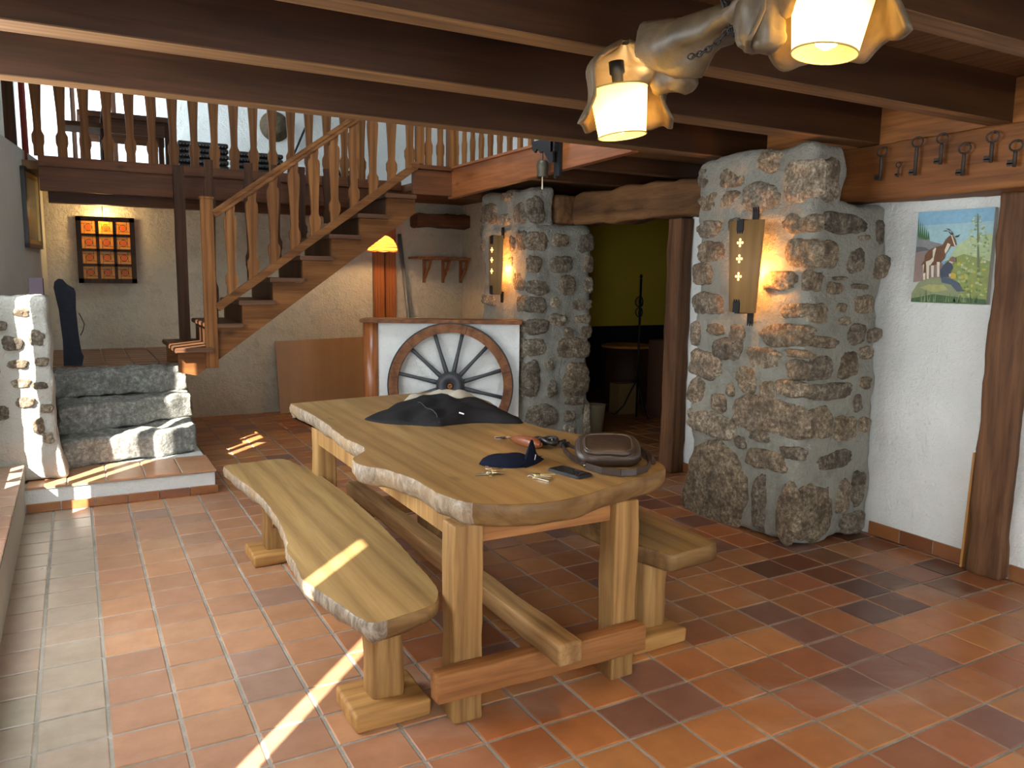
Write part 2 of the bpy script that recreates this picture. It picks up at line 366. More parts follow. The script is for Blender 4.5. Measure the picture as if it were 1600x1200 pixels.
# ------------------------------------------------------------------ walls
def wallx(name, X0, X1, ya, yb, za, zb, holes, mat):
    mb = MB(); ysx = sorted({ya, yb, *[h[0] for h in holes], *[h[1] for h in holes]})
    for a, b in zip(ysx, ysx[1:]):
        c = (a+b)/2; hs = [h for h in holes if h[0] <= c <= h[1]]; z = za
        for h in sorted(hs, key=lambda h: h[2]):
            if h[2] > z: mb.box(X0, X1, a, b, z, h[2])
            z = h[3]
        mb.box(X0, X1, a, b, z, zb)
    return struct(name, mb, mat)
def wally(name, Y0, Y1, xa, xb, za, zb, holes, mat):
    mb = MB(); q = sorted({xa, xb, *[h[0] for h in holes], *[h[1] for h in holes]})
    for a, b in zip(q, q[1:]):
        c = (a+b)/2; hs = [h for h in holes if h[0] <= c <= h[1]]; z = za
        for h in sorted(hs, key=lambda h: h[2]):
            if h[2] > z: mb.box(a, b, Y0, Y1, z, h[2])
            z = h[3]
        mb.box(a, b, Y0, Y1, z, zb)
    return struct(name, mb, mat)
wallx('wall_left', -.78, -.60, -2.7, 5.75, 0, 4.6, [(4.76, 5.47, .50, 2.95), (.6, 1.75, 1.0, 2.36), (2.6, 4.0, .8, 2.25), (-1.1, .3, .7, 2.3)], PL_LEFT)
wally('wall_front', -2.85, -2.7, -.78, 4.3, 0, 4.6, [(.5, 2.7, .05, 2.2)], PL_WHITE)
wallx('wall_right', 4.12, 4.28, -2.7, 4.78, 0, 2.46, [], PL_WHITE)
wallx('wall_right', 4.12, 4.28, 6.92, 8.72, 0, 2.338, [], PL_GREY)
wally('wall_back', 8.72, 8.9, -.5, 4.2, 0, 2.338, [], PL_GREY)
wb = MB(); wb.box(4.2, 8.1, 8.72, 8.9, .86, 2.338, 0); wb.box(4.2, 8.1, 8.715, 8.9, 0, .86, 1); wb.box(8.0, 8.15, 4.5, 8.72, .86, 2.338, 0); wb.box(8.0, 8.15, 4.5, 8.72, 0, .86, 1); wb.box(4.28, 8.1, 4.4, 4.55, 0, 2.338, 0)
struct('wall_side_room', wb, [PL_YEL, PL_DARK])
# slanting left wall behind the stub, with its sloping top
wl = MB(); wl.prism([(-.60, 5.76), (-.205, 8.715), (-.5, 8.715), (-.78, 5.76)], 'z', 0, 2.50)
struct('wall_left_stair', wl, PL_LEFT)
wallx('wall_left_upper', -.95, -.78, 5.75, 10.75, 2.3, 4.6, [], PL_LEFT)
wally('wall_back_upper', 10.6, 10.75, -.95, 6.2, 2.3, 4.6, [(.08, .98, 2.72, 3.75)], PL_WHITE)
wallx('wall_right_upper', 5.4, 5.55, 3.9, 10.6, 2.3, 4.6, [], PL_WHITE)
wally('wall_front_upper', 3.90, 4.02, -.78, 5.55, 2.50, 4.6, [], PL_WHITE)
struct('ceiling', MB().box(-.78, 4.28, -2.7, 3.95, 2.46, 2.56), wood('ceiling_boards', (.15,.075,.035), (.21,.11,.055), (.08,.04,.02), 'y', .6, 1, .3))
struct('ceiling_upper', MB().box(-.95, 5.6, 3.9, 10.75, 4.6, 4.7), PL_WHITE)
# upper floor : deck and joists
dk = MB(); dk.box(-.9, 8.1, 7.86, 10.7, 2.34, 2.41); dk.box(2.99, 8.1, 3.95, 7.86, 2.34, 2.41)
struct('floor_upper', dk, W_BEAMB)
# stub wall at the left with stones
sx0, sx1, sy0, sy1, stz = -.60, -.145, 5.77, 6.02, 1.345
sb = MB()
def flare(p):
    k = max(0, (.55-p.z))/.4; p = p.copy()
    if p.x > -.3: p.x += .07*k*k
    return p
sb.rough(sx0, sx1, sy0, sy1, .16, stz, .035, .02, .035, 0, 7, flare)
X_, Y_, Z_ = Vector((1, 0, 0)), Vector((0, 1, 0)), Vector((0, 0, 1))
for k, (x, z, a, b) in enumerate([(-.46,1.24,.05,.035),(-.40,1.16,.03,.03),(-.29,1.24,.045,.03),(-.35,1.05,.06,.045),(-.22,1.08,.045,.05),(-.33,.92,.06,.03),(-.20,.93,.04,.03),(-.32,.80,.055,.03),(-.22,.78,.05,.025),(-.30,.68,.055,.035),(-.24,.52,.035,.05),(-.19,.44,.03,.04),(-.46,.90,.04,.05),(-.45,.62,.06,.05),(-.19,.63,.035,.03)]):
    sb.stone((0, sy0, 0), X_, Z_, -Y_, x, z, a, b, .016, 1, 300+k)
struct('wall_stub', sb, [plaster('lime_render', (.62,.60,.53), (.52,.50,.44), .02, 20), STONE])
# low tiled ledge under the left windows
lg = MB(); lg.box(-.60, -.335, -2.6, 5.765, 0, .272, 1)
tiles(lg, [-.60, -.325], [5.765-.2*k for k in range(0, 30)][::-1], .28, th=.012, seed=9, to=lambda c, x, y, r: (.50*r.uniform(.9,1.1), .30, .20))
lg.box(-.60, -.33, -2.6, 5.765, .262, .273, 2)
struct('trim_window_ledge', lg, [TILE, PL_LEFT, GROUT])
# ------------------------------------------------------------------ windows that let the daylight in (left and above), with an added door behind
def casement(name, X, ya, yb, za, zb, bars=1):
    f = MB(); t = .05
    f.box(X-.04, X+.02, ya, ya+t, za, zb).box(X-.04, X+.02, yb-t, yb, za, zb).box(X-.04, X+.02, ya, yb, za, za+t).box(X-.04, X+.02, ya, yb, zb-t, zb)
    for k in range(bars):
        y = ya+(yb-ya)*(k+1)/(bars+1); f.box(X-.03, X+.01, y-.02, y+.02, za, zb)
    return make(name, f, W_DARKZ, kind='structure')
w1 = MB(); w1.box(-.72, -.66, 4.98, 5.02, .62, 2.95).box(-.72, -.66, 5.43, 5.47, .62, 2.95).box(-.72, -.66, 5.22, 5.25, .62, 2.95).box(-.72, -.66, 4.98, 5.47, 2.90, 2.95)
make('window_1', w1, W_DARKZ, kind='structure')
w5 = MB(); w5.box(-.64, -.61, .6, 1.19, 1.0, 2.36).box(-.64, -.61, 1.31, 1.75, 1.0, 2.36)
make('window_5', w5, W_DARKZ, kind='structure', label='closed wooden shutters with a gap between them')
curt = translucent('added_net_curtain', (.85,.88,.9), mixf=.6)
for nm, ya, yb, za, zb in (('window_2', 2.6, 4.0, .8, 2.25), ('window_3', -1.1, .3, .7, 2.3)):
    fr = casement(nm, -.70, ya, yb, za, zb, 1)
    cm = MB(); n = 60
    for k in range(n+1):
        y = ya+.02+(yb-ya-.04)*k/n; x = -.63+.012*math.sin(k*1.3); cm.vert((x, y, za)); cm.vert((x, y, zb))
        if k: cm.face((2*k-2, 2*k, 2*k+1, 2*k-1), 0, True)
    make('curtain', cm, curt, fr, label='unseen white net curtain added to keep the sun out')  # curtains are added out of view to block direct sun
dr = MB()
for x in (.5, 1.56, 2.62): dr.box(x, x+.08, -2.82, -2.74, .05, 2.2)
dr.box(.5, 2.7, -2.82, -2.74, .05, .14).box(.5, 2.7, -2.82, -2.74, 2.12, 2.2)
d1 = make('added_door_1', dr, W_DARKZ, kind='structure')  # unseen door added to go with the fill light behind the camera
gl = MB().box(.52, 2.68, -2.80, -2.795, .08, 2.15)
make('glass', gl, translucent('frosted_glass', (.8,.86,.9), mixf=.6), d1, label='frosted glass pane of the added unseen door')
wf = MB()
for x in (.08, .50, .93): wf.box(x, x+.05, 10.64, 10.70, 2.72, 3.75)
wf.box(.08, .98, 10.64, 10.70, 2.72, 2.77).box(.08, .98, 10.64, 10.70, 3.70, 3.75)
make('window_4', wf, W_DARKZ, kind='structure')
# ------------------------------------------------------------------ stone pillars
P1X= [(3.811, 2.122, .073, .06), (3.594, 2.106, .113, .063), (3.709, 1.977, .165, .054), (3.35, 1.968, .138, .083), (3.308, 2.166, .081, .06), (3.064, 2.033, .129, .115), (3.759, 1.812, .104, .05), (3.726, 1.673, .128, .066), (3.8, 1.538, .102, .065), (3.752, 1.353, .159, .064), (3.846, 1.162, .059, .081), (3.676, 1.196, .064, .034), (3.478, 1.182, .071, .049), (3.561, 1.08, .122, .064), (3.755, .968, .172, .086), (3.384, .915, .086, .075), (3.268, 1.055, .123, .063), (3.122, 1.196, .18, .065), (3.07, 1.334, .094, .04), (3.18, 1.496, .118, .055), (3.039, 1.648, .111, .078), (3.052, 1.808, .123, .053), (3.82, .792, .079, .082), (3.617, .742, .06, .053), (3.518, .837, .023, .039), (3.222, .871, .057, .063), (3.015, 1.102, .093, .023), (3.02, 1.014, .068, .055), (3.051, .907, .107, .047), (3.213, .716, .27, .104), (3.669, .6, .233, .074), (3.206, .471, .157, .063), (3.254, .597, .09, .029), (3.022, .545, .082, .036), (3.625, .219, .259, .265), (3.24, .212, .056, .151), (3.025, .199, .079, .16), (3.414, .532, .044, .038), (3.542, 1.818, .052, .042), (3.454, 1.488, .087, .053)]
P1Y= [(3.566, 2.03, .084, .112), (3.59, 1.645, .086, .072), (3.713, 1.814, .183, .053), (3.833, 1.612, .065, .065), (4.057, 1.586, .072, .066), (4.013, 1.777, .034, .065), (3.504, 1.499, .071, .053), (3.882, 1.472, .069, .015), (3.68, 1.461, .059, .035), (3.732, 1.356, .048, .025), (3.764, 1.281, .054, .025), (3.917, 1.374, .093, .053), (3.611, 1.166, .12, .033), (3.876, 1.203, .065, .062), (4.034, 1.194, .061, .037), (3.971, 1.092, .055, .037), (3.831, 1.03, .077, .072), (3.693, .886, .19, .048), (3.602, .709, .126, .088), (3.842, .667, .097, .071), (3.924, .806, .033, .053), (4.013, .672, .036, .043), (3.974, .924, .056, .037), (3.759, .487, .162, .048), (3.633, .194, .141, .167), (3.865, .261, .063, .093), (3.993, .294, .054, .1), (3.973, .082, .091, .062), (3.542, 1.324, .079, .054), (3.6, 1.024, .095, .066), (3.883, 1.743, .053, .015), (3.711, 1.516, .052, .01)]
P2X= [(6.754, 2.084, .17, .101), (6.435, 2.016, .105, .049), (6.139, 2.055, .131, .085), (6.862, 1.921, .058, .057), (6.871, 1.793, .047, .052), (6.3, 1.632, .061, .039), (6.748, 1.28, .138, .047), (6.135, 1.439, .118, .058), (6.089, 1.267, .078, .077), (6.13, 1.072, .113, .078), (6.279, 1.796, .045, .068), (6.11, 1.819, .093, .094), (6.398, 2.217, .104, .039), (6.175, 1.515, .06, .019), (6.083, .88, .073, .078), (6.113, .602, .096, .158)]
P2Y= [(3.526, 2.075, .082, .11), (3.551, 1.817, .107, .074), (3.519, 1.611, .077, .075), (3.556, 1.414, .111, .066), (3.543, 1.262, .105, .067), (3.799, 1.616, .114, .076), (3.771, 1.825, .091, .057), (4.049, 1.814, .141, .077), (4.084, 1.627, .101, .073), (3.861, 1.435, .081, .087), (4.084, 1.431, .095, .073), (4.02, 1.26, .166, .049), (3.738, 1.28, .046, .048), (3.563, 1.071, .112, .067), (3.766, 1.125, .092, .049), (4.047, 1.131, .119, .04), (3.884, 1.006, .047, .049), (4.074, 1.012, .072, .06), (3.55, .888, .106, .077), (3.949, .866, .201, .089), (3.518, .618, .076, .156), (3.694, .737, .034, .049), (3.723, .509, .058, .079), (3.992, .584, .167, .151), (3.979, .378, .102, .036), (3.621, .258, .166, .099), (3.917, .246, .06, .051), (4.113, .148, .061, .196), (3.91, .074, .072, .082)]

def pillar(name, label, x0, x1, y0, y1, zlow, xcut, ztop, SX, SY, seed):
    t = thing(name, label, 'pillar', ((x0+x1)/2, (y0+y1)/2, 0))
    mb = MB(); mb.rough(x0, x1, y0, y1, 0, zlow, .045, .03, .06, 0, 5, seed=seed)
    mb.rough(x0-.01, xcut, y0+.005, y1, zlow-.12, ztop, .045, .03, .05, 0, 5, seed=seed+2)
    for k, (u, v, a, b) in enumerate(SX):
        if u < y0 + .02: continue
        a = min(a, y1+.01-u)
        mb.stone((x0-.002, 0, 0), Y_, Z_, -X_, u, v, a*1.03, b*1.06, .021, 1, seed*100+k)
    for k, (u, v, a, b) in enumerate(SY):
        if u+a > x1+.02: u = x1+.02-a if a < .06 else u; a = min(a, max(.03, x1+.02-u))
        mb.stone((0, y0-.002, 0), X_, Z_, -Y_, u, v, a*1.0, b*1.06, .021, 1, seed*100+60+k)
    make('masonry', mb, [MORTAR, STONE], t); return t
pillar('stone_pillar', 'rubble stone pillar beside the white wall, nearer of the two', 3.47, 4.10, 2.98, 3.88, 1.94, 3.72, 2.235, P1X, P1Y, 1)
pillar('stone_pillar', 'rubble stone pillar next to the cartwheel panel, farther of the two', 3.47, 4.12, 5.98, 6.90, 1.96, 3.72, 2.27, P2X, P2Y, 2)
# ------------------------------------------------------------------ ceiling joists
def joist(y0, y1, label, xa=-.60, xb=3.93, zb=2.25):
    mb = MB(); mb.box(xa, xb, y0, y1, zb+.004, 2.458, 0); mb.box(xa, xb, y0+.003, y1-.003, zb, zb+.004, 1)
    single('ceiling_joist', mb, [W_BEAM, W_BEAMB], label, 'beam', (1.6, y0, zb), 'joists of the low ceiling')
joist(3.755, 3.865, 'dark ceiling joist farthest back, above the stair railing')
joist(2.94, 3.085, 'dark ceiling joist second from the back, just in front of the stair opening')
joist(2.235, 2.345, 'dark ceiling joist running right behind the farther hanging lamp')
joist(1.50, 1.60, 'dark ceiling joist running between the two hanging lamps')
joist(.80, .92, 'dark ceiling joist over the nearer hanging lamp')
joist(.05, .16, 'dark ceiling joist right above the viewpoint')
# blocking planks between joists over the key beam
for a, b, l in ((3.085, 3.755, 'farthest, half hidden by the nearer stone pillar'), (2.345, 2.94, 'next to the pillar top, above the leftmost key'), (1.60, 2.235, 'above the row of keys at the right edge'), (.92, 1.5, 'nearest, right of the photo edge')):
    single('blocking_plank', MB().box(3.91, 3.95, a, b, 2.235, 2.455), W_KEY, 'brown plank between two joists, '+l, 'plank', (3.93, a, 2.235), 'planks between the joists')
kb = MB(); kb.rough(3.90, 4.119, -2.65, 3.50, 1.945, 2.25, .07, .012, .015, 0, 3)
single('key_beam', kb, W_KEY, 'thick brown beam with old keys hanging, above the white wall', 'beam', (4, 1, 1.95))
lb = MB(); lb.rough(3.90, 4.14, 3.895, 5.97, 1.96, 2.23, .06, .03, .03, 0, 4); lb.rough(3.735, 4.14, 5.97, 6.35, 1.975, 2.22, .06, .02, .03, 0, 4)
single('lintel_beam', lb, W_LINT, 'rough hewn lintel beam spanning between the two stone pillars', 'beam', (4, 5, 1.97))
ob = MB(); ob.rough(3.45, 4.45, 8.5, 8.71, 2.055, 2.21, .05, .03, .03, 0, 4)
single('lintel_beam', ob, W_DARKX, 'short dark old beam set in the back wall above the wall shelf', 'beam', (3.9, 8.6, 2.06))
# upper floor edge beams
eb = MB(); eb.prism([(3.87, 2.243), (6.495, 2.172), (6.495, 2.415), (3.87, 2.415)], 'x', 2.93, 2.985); eb.box(2.91, 3.01, 3.95, 6.52, 2.415, 2.435)
single('mezzanine_edge_beam', eb, W_RED, 'glossy reddish edge beam of the upper floor, with the bell fixed on it', 'beam', (2.95, 5, 2.17), bevel=.003)
eb = MB(); eb.box(2.575, 2.93, 6.42, 6.47, 2.19, 2.395); eb.box(2.55, 2.93, 6.39, 6.50, 2.40, 2.435)
single('mezzanine_edge_beam', eb, W_REDX, 'short reddish edge board of the upper floor at the stair head', 'beam', (2.7, 6.45, 2.19), bevel=.003)
eb = MB(); eb.box(-.2, 2.98, 7.79, 7.86, 2.165, 2.36); eb.box(-.2, 2.98, 7.76, 7.88, 2.36, 2.445)
single('mezzanine_edge_beam', eb, W_REDX, 'long dark reddish edge beam of the upper floor behind the staircase', 'beam', (1.3, 7.8, 2.17), bevel=.003)
jj = MB(); jj.box(-.15, 2.9, 8.20, 8.32, 2.10, 2.335)
single('mezzanine_joist', jj, W_REDX, 'dark joist under the upper floor above the lantern', 'beam', (1.5, 8.25, 2.1))
for y, l in ((4.55, 'joist under the upper floor just behind the bell'), (5.25, 'joist under the upper floor in front of the farther pillar'), (6.9, 'joist under the upper floor behind the farther pillar')):
    single('mezzanine_joist', MB().box(2.99, 7.78, y, y+.1, 2.235, 2.335), W_BEAM, 'dark '+l, 'beam', (4, y, 2.24), 'joists under the upper floor')
# ------------------------------------------------------------------ wall details on the right
def basetiles(name, fn, segs, z0=0, z1=.078):
    mb = MB(); rnd = random.Random(3)
    for a, b in segs:
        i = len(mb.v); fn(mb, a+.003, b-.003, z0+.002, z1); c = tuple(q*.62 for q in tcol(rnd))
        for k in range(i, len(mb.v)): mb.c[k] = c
    i = len(mb.v); fn(mb, segs[0][0], segs[-1][1], z0, z1-.004, .004, 1)
    return struct(name, mb, [TILE, GROUT])
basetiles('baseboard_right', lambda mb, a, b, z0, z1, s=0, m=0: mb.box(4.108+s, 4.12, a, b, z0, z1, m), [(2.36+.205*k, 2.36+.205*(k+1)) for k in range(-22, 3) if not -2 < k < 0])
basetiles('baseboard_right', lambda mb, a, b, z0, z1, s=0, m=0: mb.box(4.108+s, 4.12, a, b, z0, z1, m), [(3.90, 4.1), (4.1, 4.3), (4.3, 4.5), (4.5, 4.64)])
pb = MB(); pb.rough(4.035, 4.117, 2.16, 2.335, 0, 1.945, .05, .014, .018, 0, 5)
single('wooden_post', pb, W_POST, 'hewn brown post against the white wall at the right edge', 'post', (4.1, 2.25, 0))
pb = MB(); pb.rough(3.99, 4.117, 4.64, 4.79, 0, 1.955, .05, .012, .015, 0, 5)
single('wooden_post', pb, W_POST, 'brown door post at the opening between the stone pillars', 'post', (4.08, 4.7, 0))
single('leaning_plank', MB().bar((4.085, 2.372, 0), (4.10, 2.365, .62), .012, .05, 0, (1, 0, 0)), W_PALE, 'narrow pale plank standing against the wall beside the right post', 'plank', (4.09, 2.37, 0))
# painting with the goat
def painting():
    X = 4.092; ya, yb, za, zb = 2.80, 2.383, 1.392, 1.882
    t = thing('goat_painting', 'unframed canvas of a goat and a seated shepherd on the white wall', 'painting', (4.1, 2.59, 1.39))
    make('canvas', MB().box(X, 4.119, yb, ya, za, zb), plain('canvas_edge', (.50,.49,.42), .8, 0, .1, .0005), t)
    mats = {}; ml = []
    def mt(c, nz=.25, sc=50):
        k = (c, nz)
        if k not in mats: mats[k] = len(ml); ml.append(plain('oil_paint_%d' % len(ml), c, .6, 0, nz, .0006, sc))
        return mats[k]
    mb = MB()
    def P(px, py, d):
        yt = 100+(px-105)*(-52/870); ybm = 1100+(px-28)*(15/852); v = (py-yt)/(ybm-yt)
        xl = 105-77*v; xr = 975-95*v; u = (px-xl)/(xr-xl); u = min(1, max(0, u)); v = min(1, max(0, v))
        return (X-.0004-d*.0004, ya+(yb-ya)*u, zb+(za-zb)*v)
    def poly(pts, c, d, nz=.25):
        ids = [mb.vert(P(x, y, d)) for x, y in pts]; mb.face(ids, mt(c, nz))
    def blob(cx, cy, rx, ry, c, d, n=10, j=.25, rnd=random.Random(5)):
        poly([(cx+rx*math.cos(2*PI*k/n)*(1+rnd.uniform(-j, j)), cy+ry*math.sin(2*PI*k/n)*(1+rnd.uniform(-j, j))) for k in range(n)], c, d)
    poly([(105,100),(975,48),(930,700),(60,700)], (.20,.38,.50), 0)
    poly([(95,250),(960,200),(930,640),(66,640)], (.30,.47,.50), 1)
    poly([(450,640),(560,470),(700,380),(960,330),(930,700),(450,700)], (.38,.46,.24), 2)
    poly([(98,310),(160,345),(250,420),(400,455),(430,560),(80,560)], (.20,.20,.20), 3)
    poly([(85,480),(200,490),(240,520),(80,545)], (.10,.10,.11), 4)
    poly([(80,540),(330,560),(420,700),(400,840),(50,880)], (.25,.17,.15), 4)
    poly([(430,640),(640,560),(935,640),(900,1115),(430,1110)], (.22,.26,.07), 4)
    rnd = random.Random(11)
    for k in range(6):
        x = 112+k*24; h = 250-k*18; poly([(x-14, 400-abs(k-4)*10), (x, 400-h+k*12), (x+14, 410)], (.05,.13,.04), 5)
    for k in range(110):
        y = rnd.uniform(140, 700); w_ = 36+(y-100)*.24; x = 790+rnd.uniform(-w_, w_)
        blob(x, y, rnd.uniform(8, 20), rnd.uniform(7, 17), rnd.choice([(.33,.42,.25),(.17,.27,.12),(.45,.52,.36),(.25,.34,.16)]), 6+k*.02, 7)
    poly([(787,120),(797,120),(815,820),(785,820)], (.13,.15,.08), 8)
    for k in range(70):
        blob(rnd.uniform(560, 900), rnd.uniform(640, 1050), rnd.uniform(10, 28), rnd.uniform(9, 22), rnd.choice([(.42,.36,.04),(.20,.28,.07),(.30,.36,.16),(.12,.19,.05),(.45,.42,.18)]), 8+k*.02, 7)
    poly([(36,1000),(120,880),(280,820),(440,830),(560,930),(620,1113),(28,1100)], (.22,.25,.13), 10)
    poly([(130,940),(250,900),(420,905),(470,960),(300,990)], (.34,.33,.13), 11)
    poly([(30,1060),(300,1010),(600,1040),(880,1060),(880,1115),(28,1100)], (.05,.10,.035), 11)
    for k in range(40):
        x = rnd.uniform(50, 860); poly([(x-7, 1095), (x+rnd.uniform(-20, 20), rnd.uniform(930, 1030)), (x+7, 1095)], rnd.choice([(.08,.16,.05),(.20,.27,.12)]), 12)
    BR, CR = (.14,.058,.022), (.62,.55,.42)
    poly([(190,640),(195,580),(240,520),(310,490),(400,465),(440,400),(480,362),(520,352),(550,400),(565,460),(545,480),(500,475),(470,520),(440,560),(430,610),(380,660),(300,690),(230,700)], BR, 14)
    poly([(290,520),(320,490),(330,500),(305,600),(300,640),(260,690),(215,690),(200,650),(260,630),(290,600)], CR, 15)
    poly([(462,440),(495,455),(470,515),(435,560),(428,520)], CR, 15)
    poly([(500,352),(512,352),(550,460),(560,475),(540,472)], CR, 15)
    for a in ([(500,352),(470,312),(405,312),(440,300),(490,318),(515,350)], [(510,350),(500,310),(440,280),(480,285),(525,335),(527,352)], [(545,365),(580,355),(608,343),(585,375),(555,380)]): poly(a, (.05,.03,.02), 16)
    for x, a, b in ((190,680,850),(232,690,840),(288,690,820),(356,650,815)): poly([(x-18, a), (x+18, a), (x+12, b), (x-12, b)], CR, 15)
    poly([(185,640),(150,690),(165,690),(190,670),(180,780),(205,770),(210,650)], BR, 16)
    poly([(470,640),(500,650),(525,715),(505,740),(480,820),(385,818),(380,740),(420,680)], (.045,.06,.09), 17)
    poly([(385,818),(500,830),(590,880),(620,940),(665,970),(640,975),(570,975),(500,900),(400,880)], (.06,.08,.12), 18)
    poly([(490,610),(520,588),(555,605),(560,650),(520,650),(485,640)], (.22,.11,.09), 18)
    poly([(490,640),(530,650),(520,670),(480,650)], (.55,.45,.36), 19)
    poly([(510,765),(560,780),(565,830),(500,835)], (.48,.34,.04), 19)
    poly([(480,780),(505,780),(505,810),(485,815)], (.55,.42,.33), 20)
    make('painted_picture', mb, ml, t, label='painted brown and white goat standing over a seated shepherd')
painting()
# old keys on the beam
def old_key(y, ztop, zbot, label, dz=0, lean=0):
    X = 3.872; L = ztop-zbot; r = .2*L if L > .1 else .17*L; r = min(r, .024)
    t = thing('iron_key', label, 'key', (X, y, zbot), 'old iron keys hung on the beam')
    ring = [(X, y+math.cos(a)*r*1.25, ztop-r+math.sin(a)*r) for a in [2*PI*k/18 for k in range(18)]]
    make('bow', MB().tube(ring, .0045 if L > .1 else .003, 8, 0, True), RUST, t)
    k = .0085 if L > .1 else .004
    make('shank', MB().tube([(X, y, ztop-2*r), (X, y, ztop-2*r-.01), (X, y, zbot)], [k*.9, k*1.05, k], 10), RUST, t)
    b = MB(); b.box(X-.004, X+.004, y+.003, y+.033 if L > .1 else y+.016, zbot+.006, zbot+.034 if L > .1 else zbot+.02); b.box(X-.004, X+.004, y-.006, y+.036 if L > .1 else y+.018, zbot+.014, zbot+.02)
    make('bit', b, RUST, t)
    make('nail', MB().tube([(X-.002, y, ztop-.003), (3.905, y, ztop-.003)], .003, 6), RUST, t)
for y, a, b, l in [(2.892,2.222,2.045,'large iron key, leftmost of the row hanging on the beam'),(2.785,2.132,2.052,'smallest iron key on the beam, second from the left'),(2.688,2.245,2.052,'long iron key on the beam between the smallest key and a short one'),(2.553,2.244,2.092,'short iron key on the beam, fourth from the left'),(2.432,2.18,2.024,'iron key hanging lowest on the beam, above the goat painting'),(2.298,2.215,2.072,'iron key on the beam, second from the right'),(2.186,2.16,2.04,'iron key on the beam, rightmost at the photo edge')]: old_key(y, a, b, l)
# sconces on the pillars
def sconce(cy, cz, label, energy):
    X0 = 3.44; t = thing('wall_sconce', label, 'lamp', (X0, cy, cz-.26), 'wooden stave sconces on the pillars')
    H = .26; n = 14; mb = MB(); th = .012
    def pt(a, z, d=0.):
        hw = .135-.032*(cz+H-z)/(2*H); return (X0-.055-(.055-d)*math.cos(a*1.35)**1.0, cy+hw*math.sin(a*1.35)/math.sin(1.35), z)
    rows = [cz-H, cz+H]
    for d in (0, th):
        for z in rows:
            for k in range(n+1): mb.vert(pt(-1+2*k/n, z, d))
    o = n+1
    for k in range(n):
        mb.face((k, k+1, o+k+1, o+k), 0, True); mb.face((2*o+k, 3*o+k, 3*o+k+1, 2*o+k+1), 0, True)
        mb.face((k, 2*o+k, 2*o+k+1, k+1)); mb.face((o+k, o+k+1, 3*o+k+1, 3*o+k))
    mb.face((0, o, 3*o, 2*o)); mb.face((n, 2*o+n, 3*o+n, o+n))
    make('stave_shade', mb, W_STAVE, t)
    gm = emit('lit_cross_opening', (1, .62, .18), 2.2)
    for dz in (.135, .045, -.055):
        c = MB()
        for ang in range(4):
            a = ang*PI/2; u, v = math.cos(a)*.017, math.sin(a)*.017
            i = len(c.v); m = 10
            for k in range(m):
                b = 2*PI*k/m; c.vert((X0-.1112-.0006, cy+u+.0075*math.cos(b), cz+dz+v+.0075*math.sin(b)))
            for k in range(m):
                b = 2*PI*k/m; c.vert((X0-.1095, cy+u+.0075*math.cos(b), cz+dz+v+.0075*math.sin(b)))
            c.face([i+k for k in range(m)])
            for k in range(m): c.face((i+k, i+(k+1) % m, i+m+(k+1) % m, i+m+k))
        c.box(X0-.1115, X0-.1095, cy-.017, cy+.017, cz+dz-.004, cz+dz+.004).box(X0-.1116, X0-.1095, cy-.004, cy+.004, cz+dz-.017, cz+dz+.017)
        make('cross_cutout', c, gm, t, label='glowing cross-shaped cutout')
    for s in (1, -1):
        b = MB(); zc = cz+s*H
        b.box(X0-.116, X0-.11, cy-.022, cy+.028, min(zc, zc-s*.055), max(zc, zc-s*.055))
        for k in range(3): b.prism([(cy-.022+k*.017, zc-s*.055), (cy-.006+k*.017, zc-s*.055), (cy-.014+k*.017, zc-s*.075)], 'x', X0-.116, X0-.111)
        b.box(X0-.116, X0+.0, cy-.012, cy+.012, zc+(0 if s > 0 else -.006), zc+(.006 if s > 0 else 0))
        b.box(X0-.004, X0+.004, cy-.022, cy+.022, min(zc-s*.02, zc+s*.05), max(zc-s*.02, zc+s*.05))
        for k in range(3): b.prism([(cy-.022+k*.015, zc+s*.05), (cy-.008+k*.015, zc+s*.05), (cy-.016+k*.018, zc+s*.08)], 'x', X0-.004, X0+.004)
        make('iron_bracket', b, IRON, t, label='black forged iron bracket with forked ends')
    make('bulb', MB().lathe([(.004,-.04),(.012,-.03),(.016,0),(.012,.03),(.004,.04)], (X0-.045, cy-.02, cz-.03), 12), emit('warm_bulb', (1, .55, .18), 12), t)
    p = light('sconce_light', 'POINT', (X0-.04, cy-.06, cz-.03), energy*1.15, (1, .40, .08), shadow_soft_size=.02)
sconce(3.36, 1.575, 'lit wooden sconce with three cross cutouts on the nearer stone pillar', 9)
sconce(6.42, 1.605, 'lit wooden sconce with three cross cutouts on the farther stone pillar', 10)
# ------------------------------------------------------------------ tiled step, granite steps, platform
ts = MB(); ts.box(-.335, .785, 5.625, 7.1, 0, .152, 1)
tiles(ts, [-.325, -.13, .10, .285, .49, .70, .80][:0] or [-.325, -.10, .125, .35, .575, .80], [5.61, 6.12], .162, th=.012, seed=21, g=.004, to=lambda c, x, y, r: (.50*r.uniform(.9,1.1), .24, .12))
ts.box(-.33, .795, 5.615, 6.1, .146, .1555, 2)
rnd = random.Random(8)
for k in range(6):
    a = -.33+.19*k; i = len(ts.v); ts.box(a+.003, min(a+.187, .80), 5.607, 5.625, .002, .056, 0)
    for q in range(i, len(ts.v)): ts.c[q] = tuple(z*.85 for z in tcol(rnd))
i = len(ts.v); ts.box(.785, .80, 5.61, 7.1, .002, .056, 0)
for q in range(i, len(ts.v)): ts.c[q] = (.3,.11,.06)
single('tiled_step', ts, [TILE, PL_WHITE, GROUT], 'low white plastered step topped with terracotta tiles below the stone steps', 'step', (.2, 5.8, 0))
def shearer(k, x0, curve=0): return lambda p: Vector((p.x, p.y+k*(p.x-x0)*max(0, min(1, (7.1-p.y)/.5)), p.z))
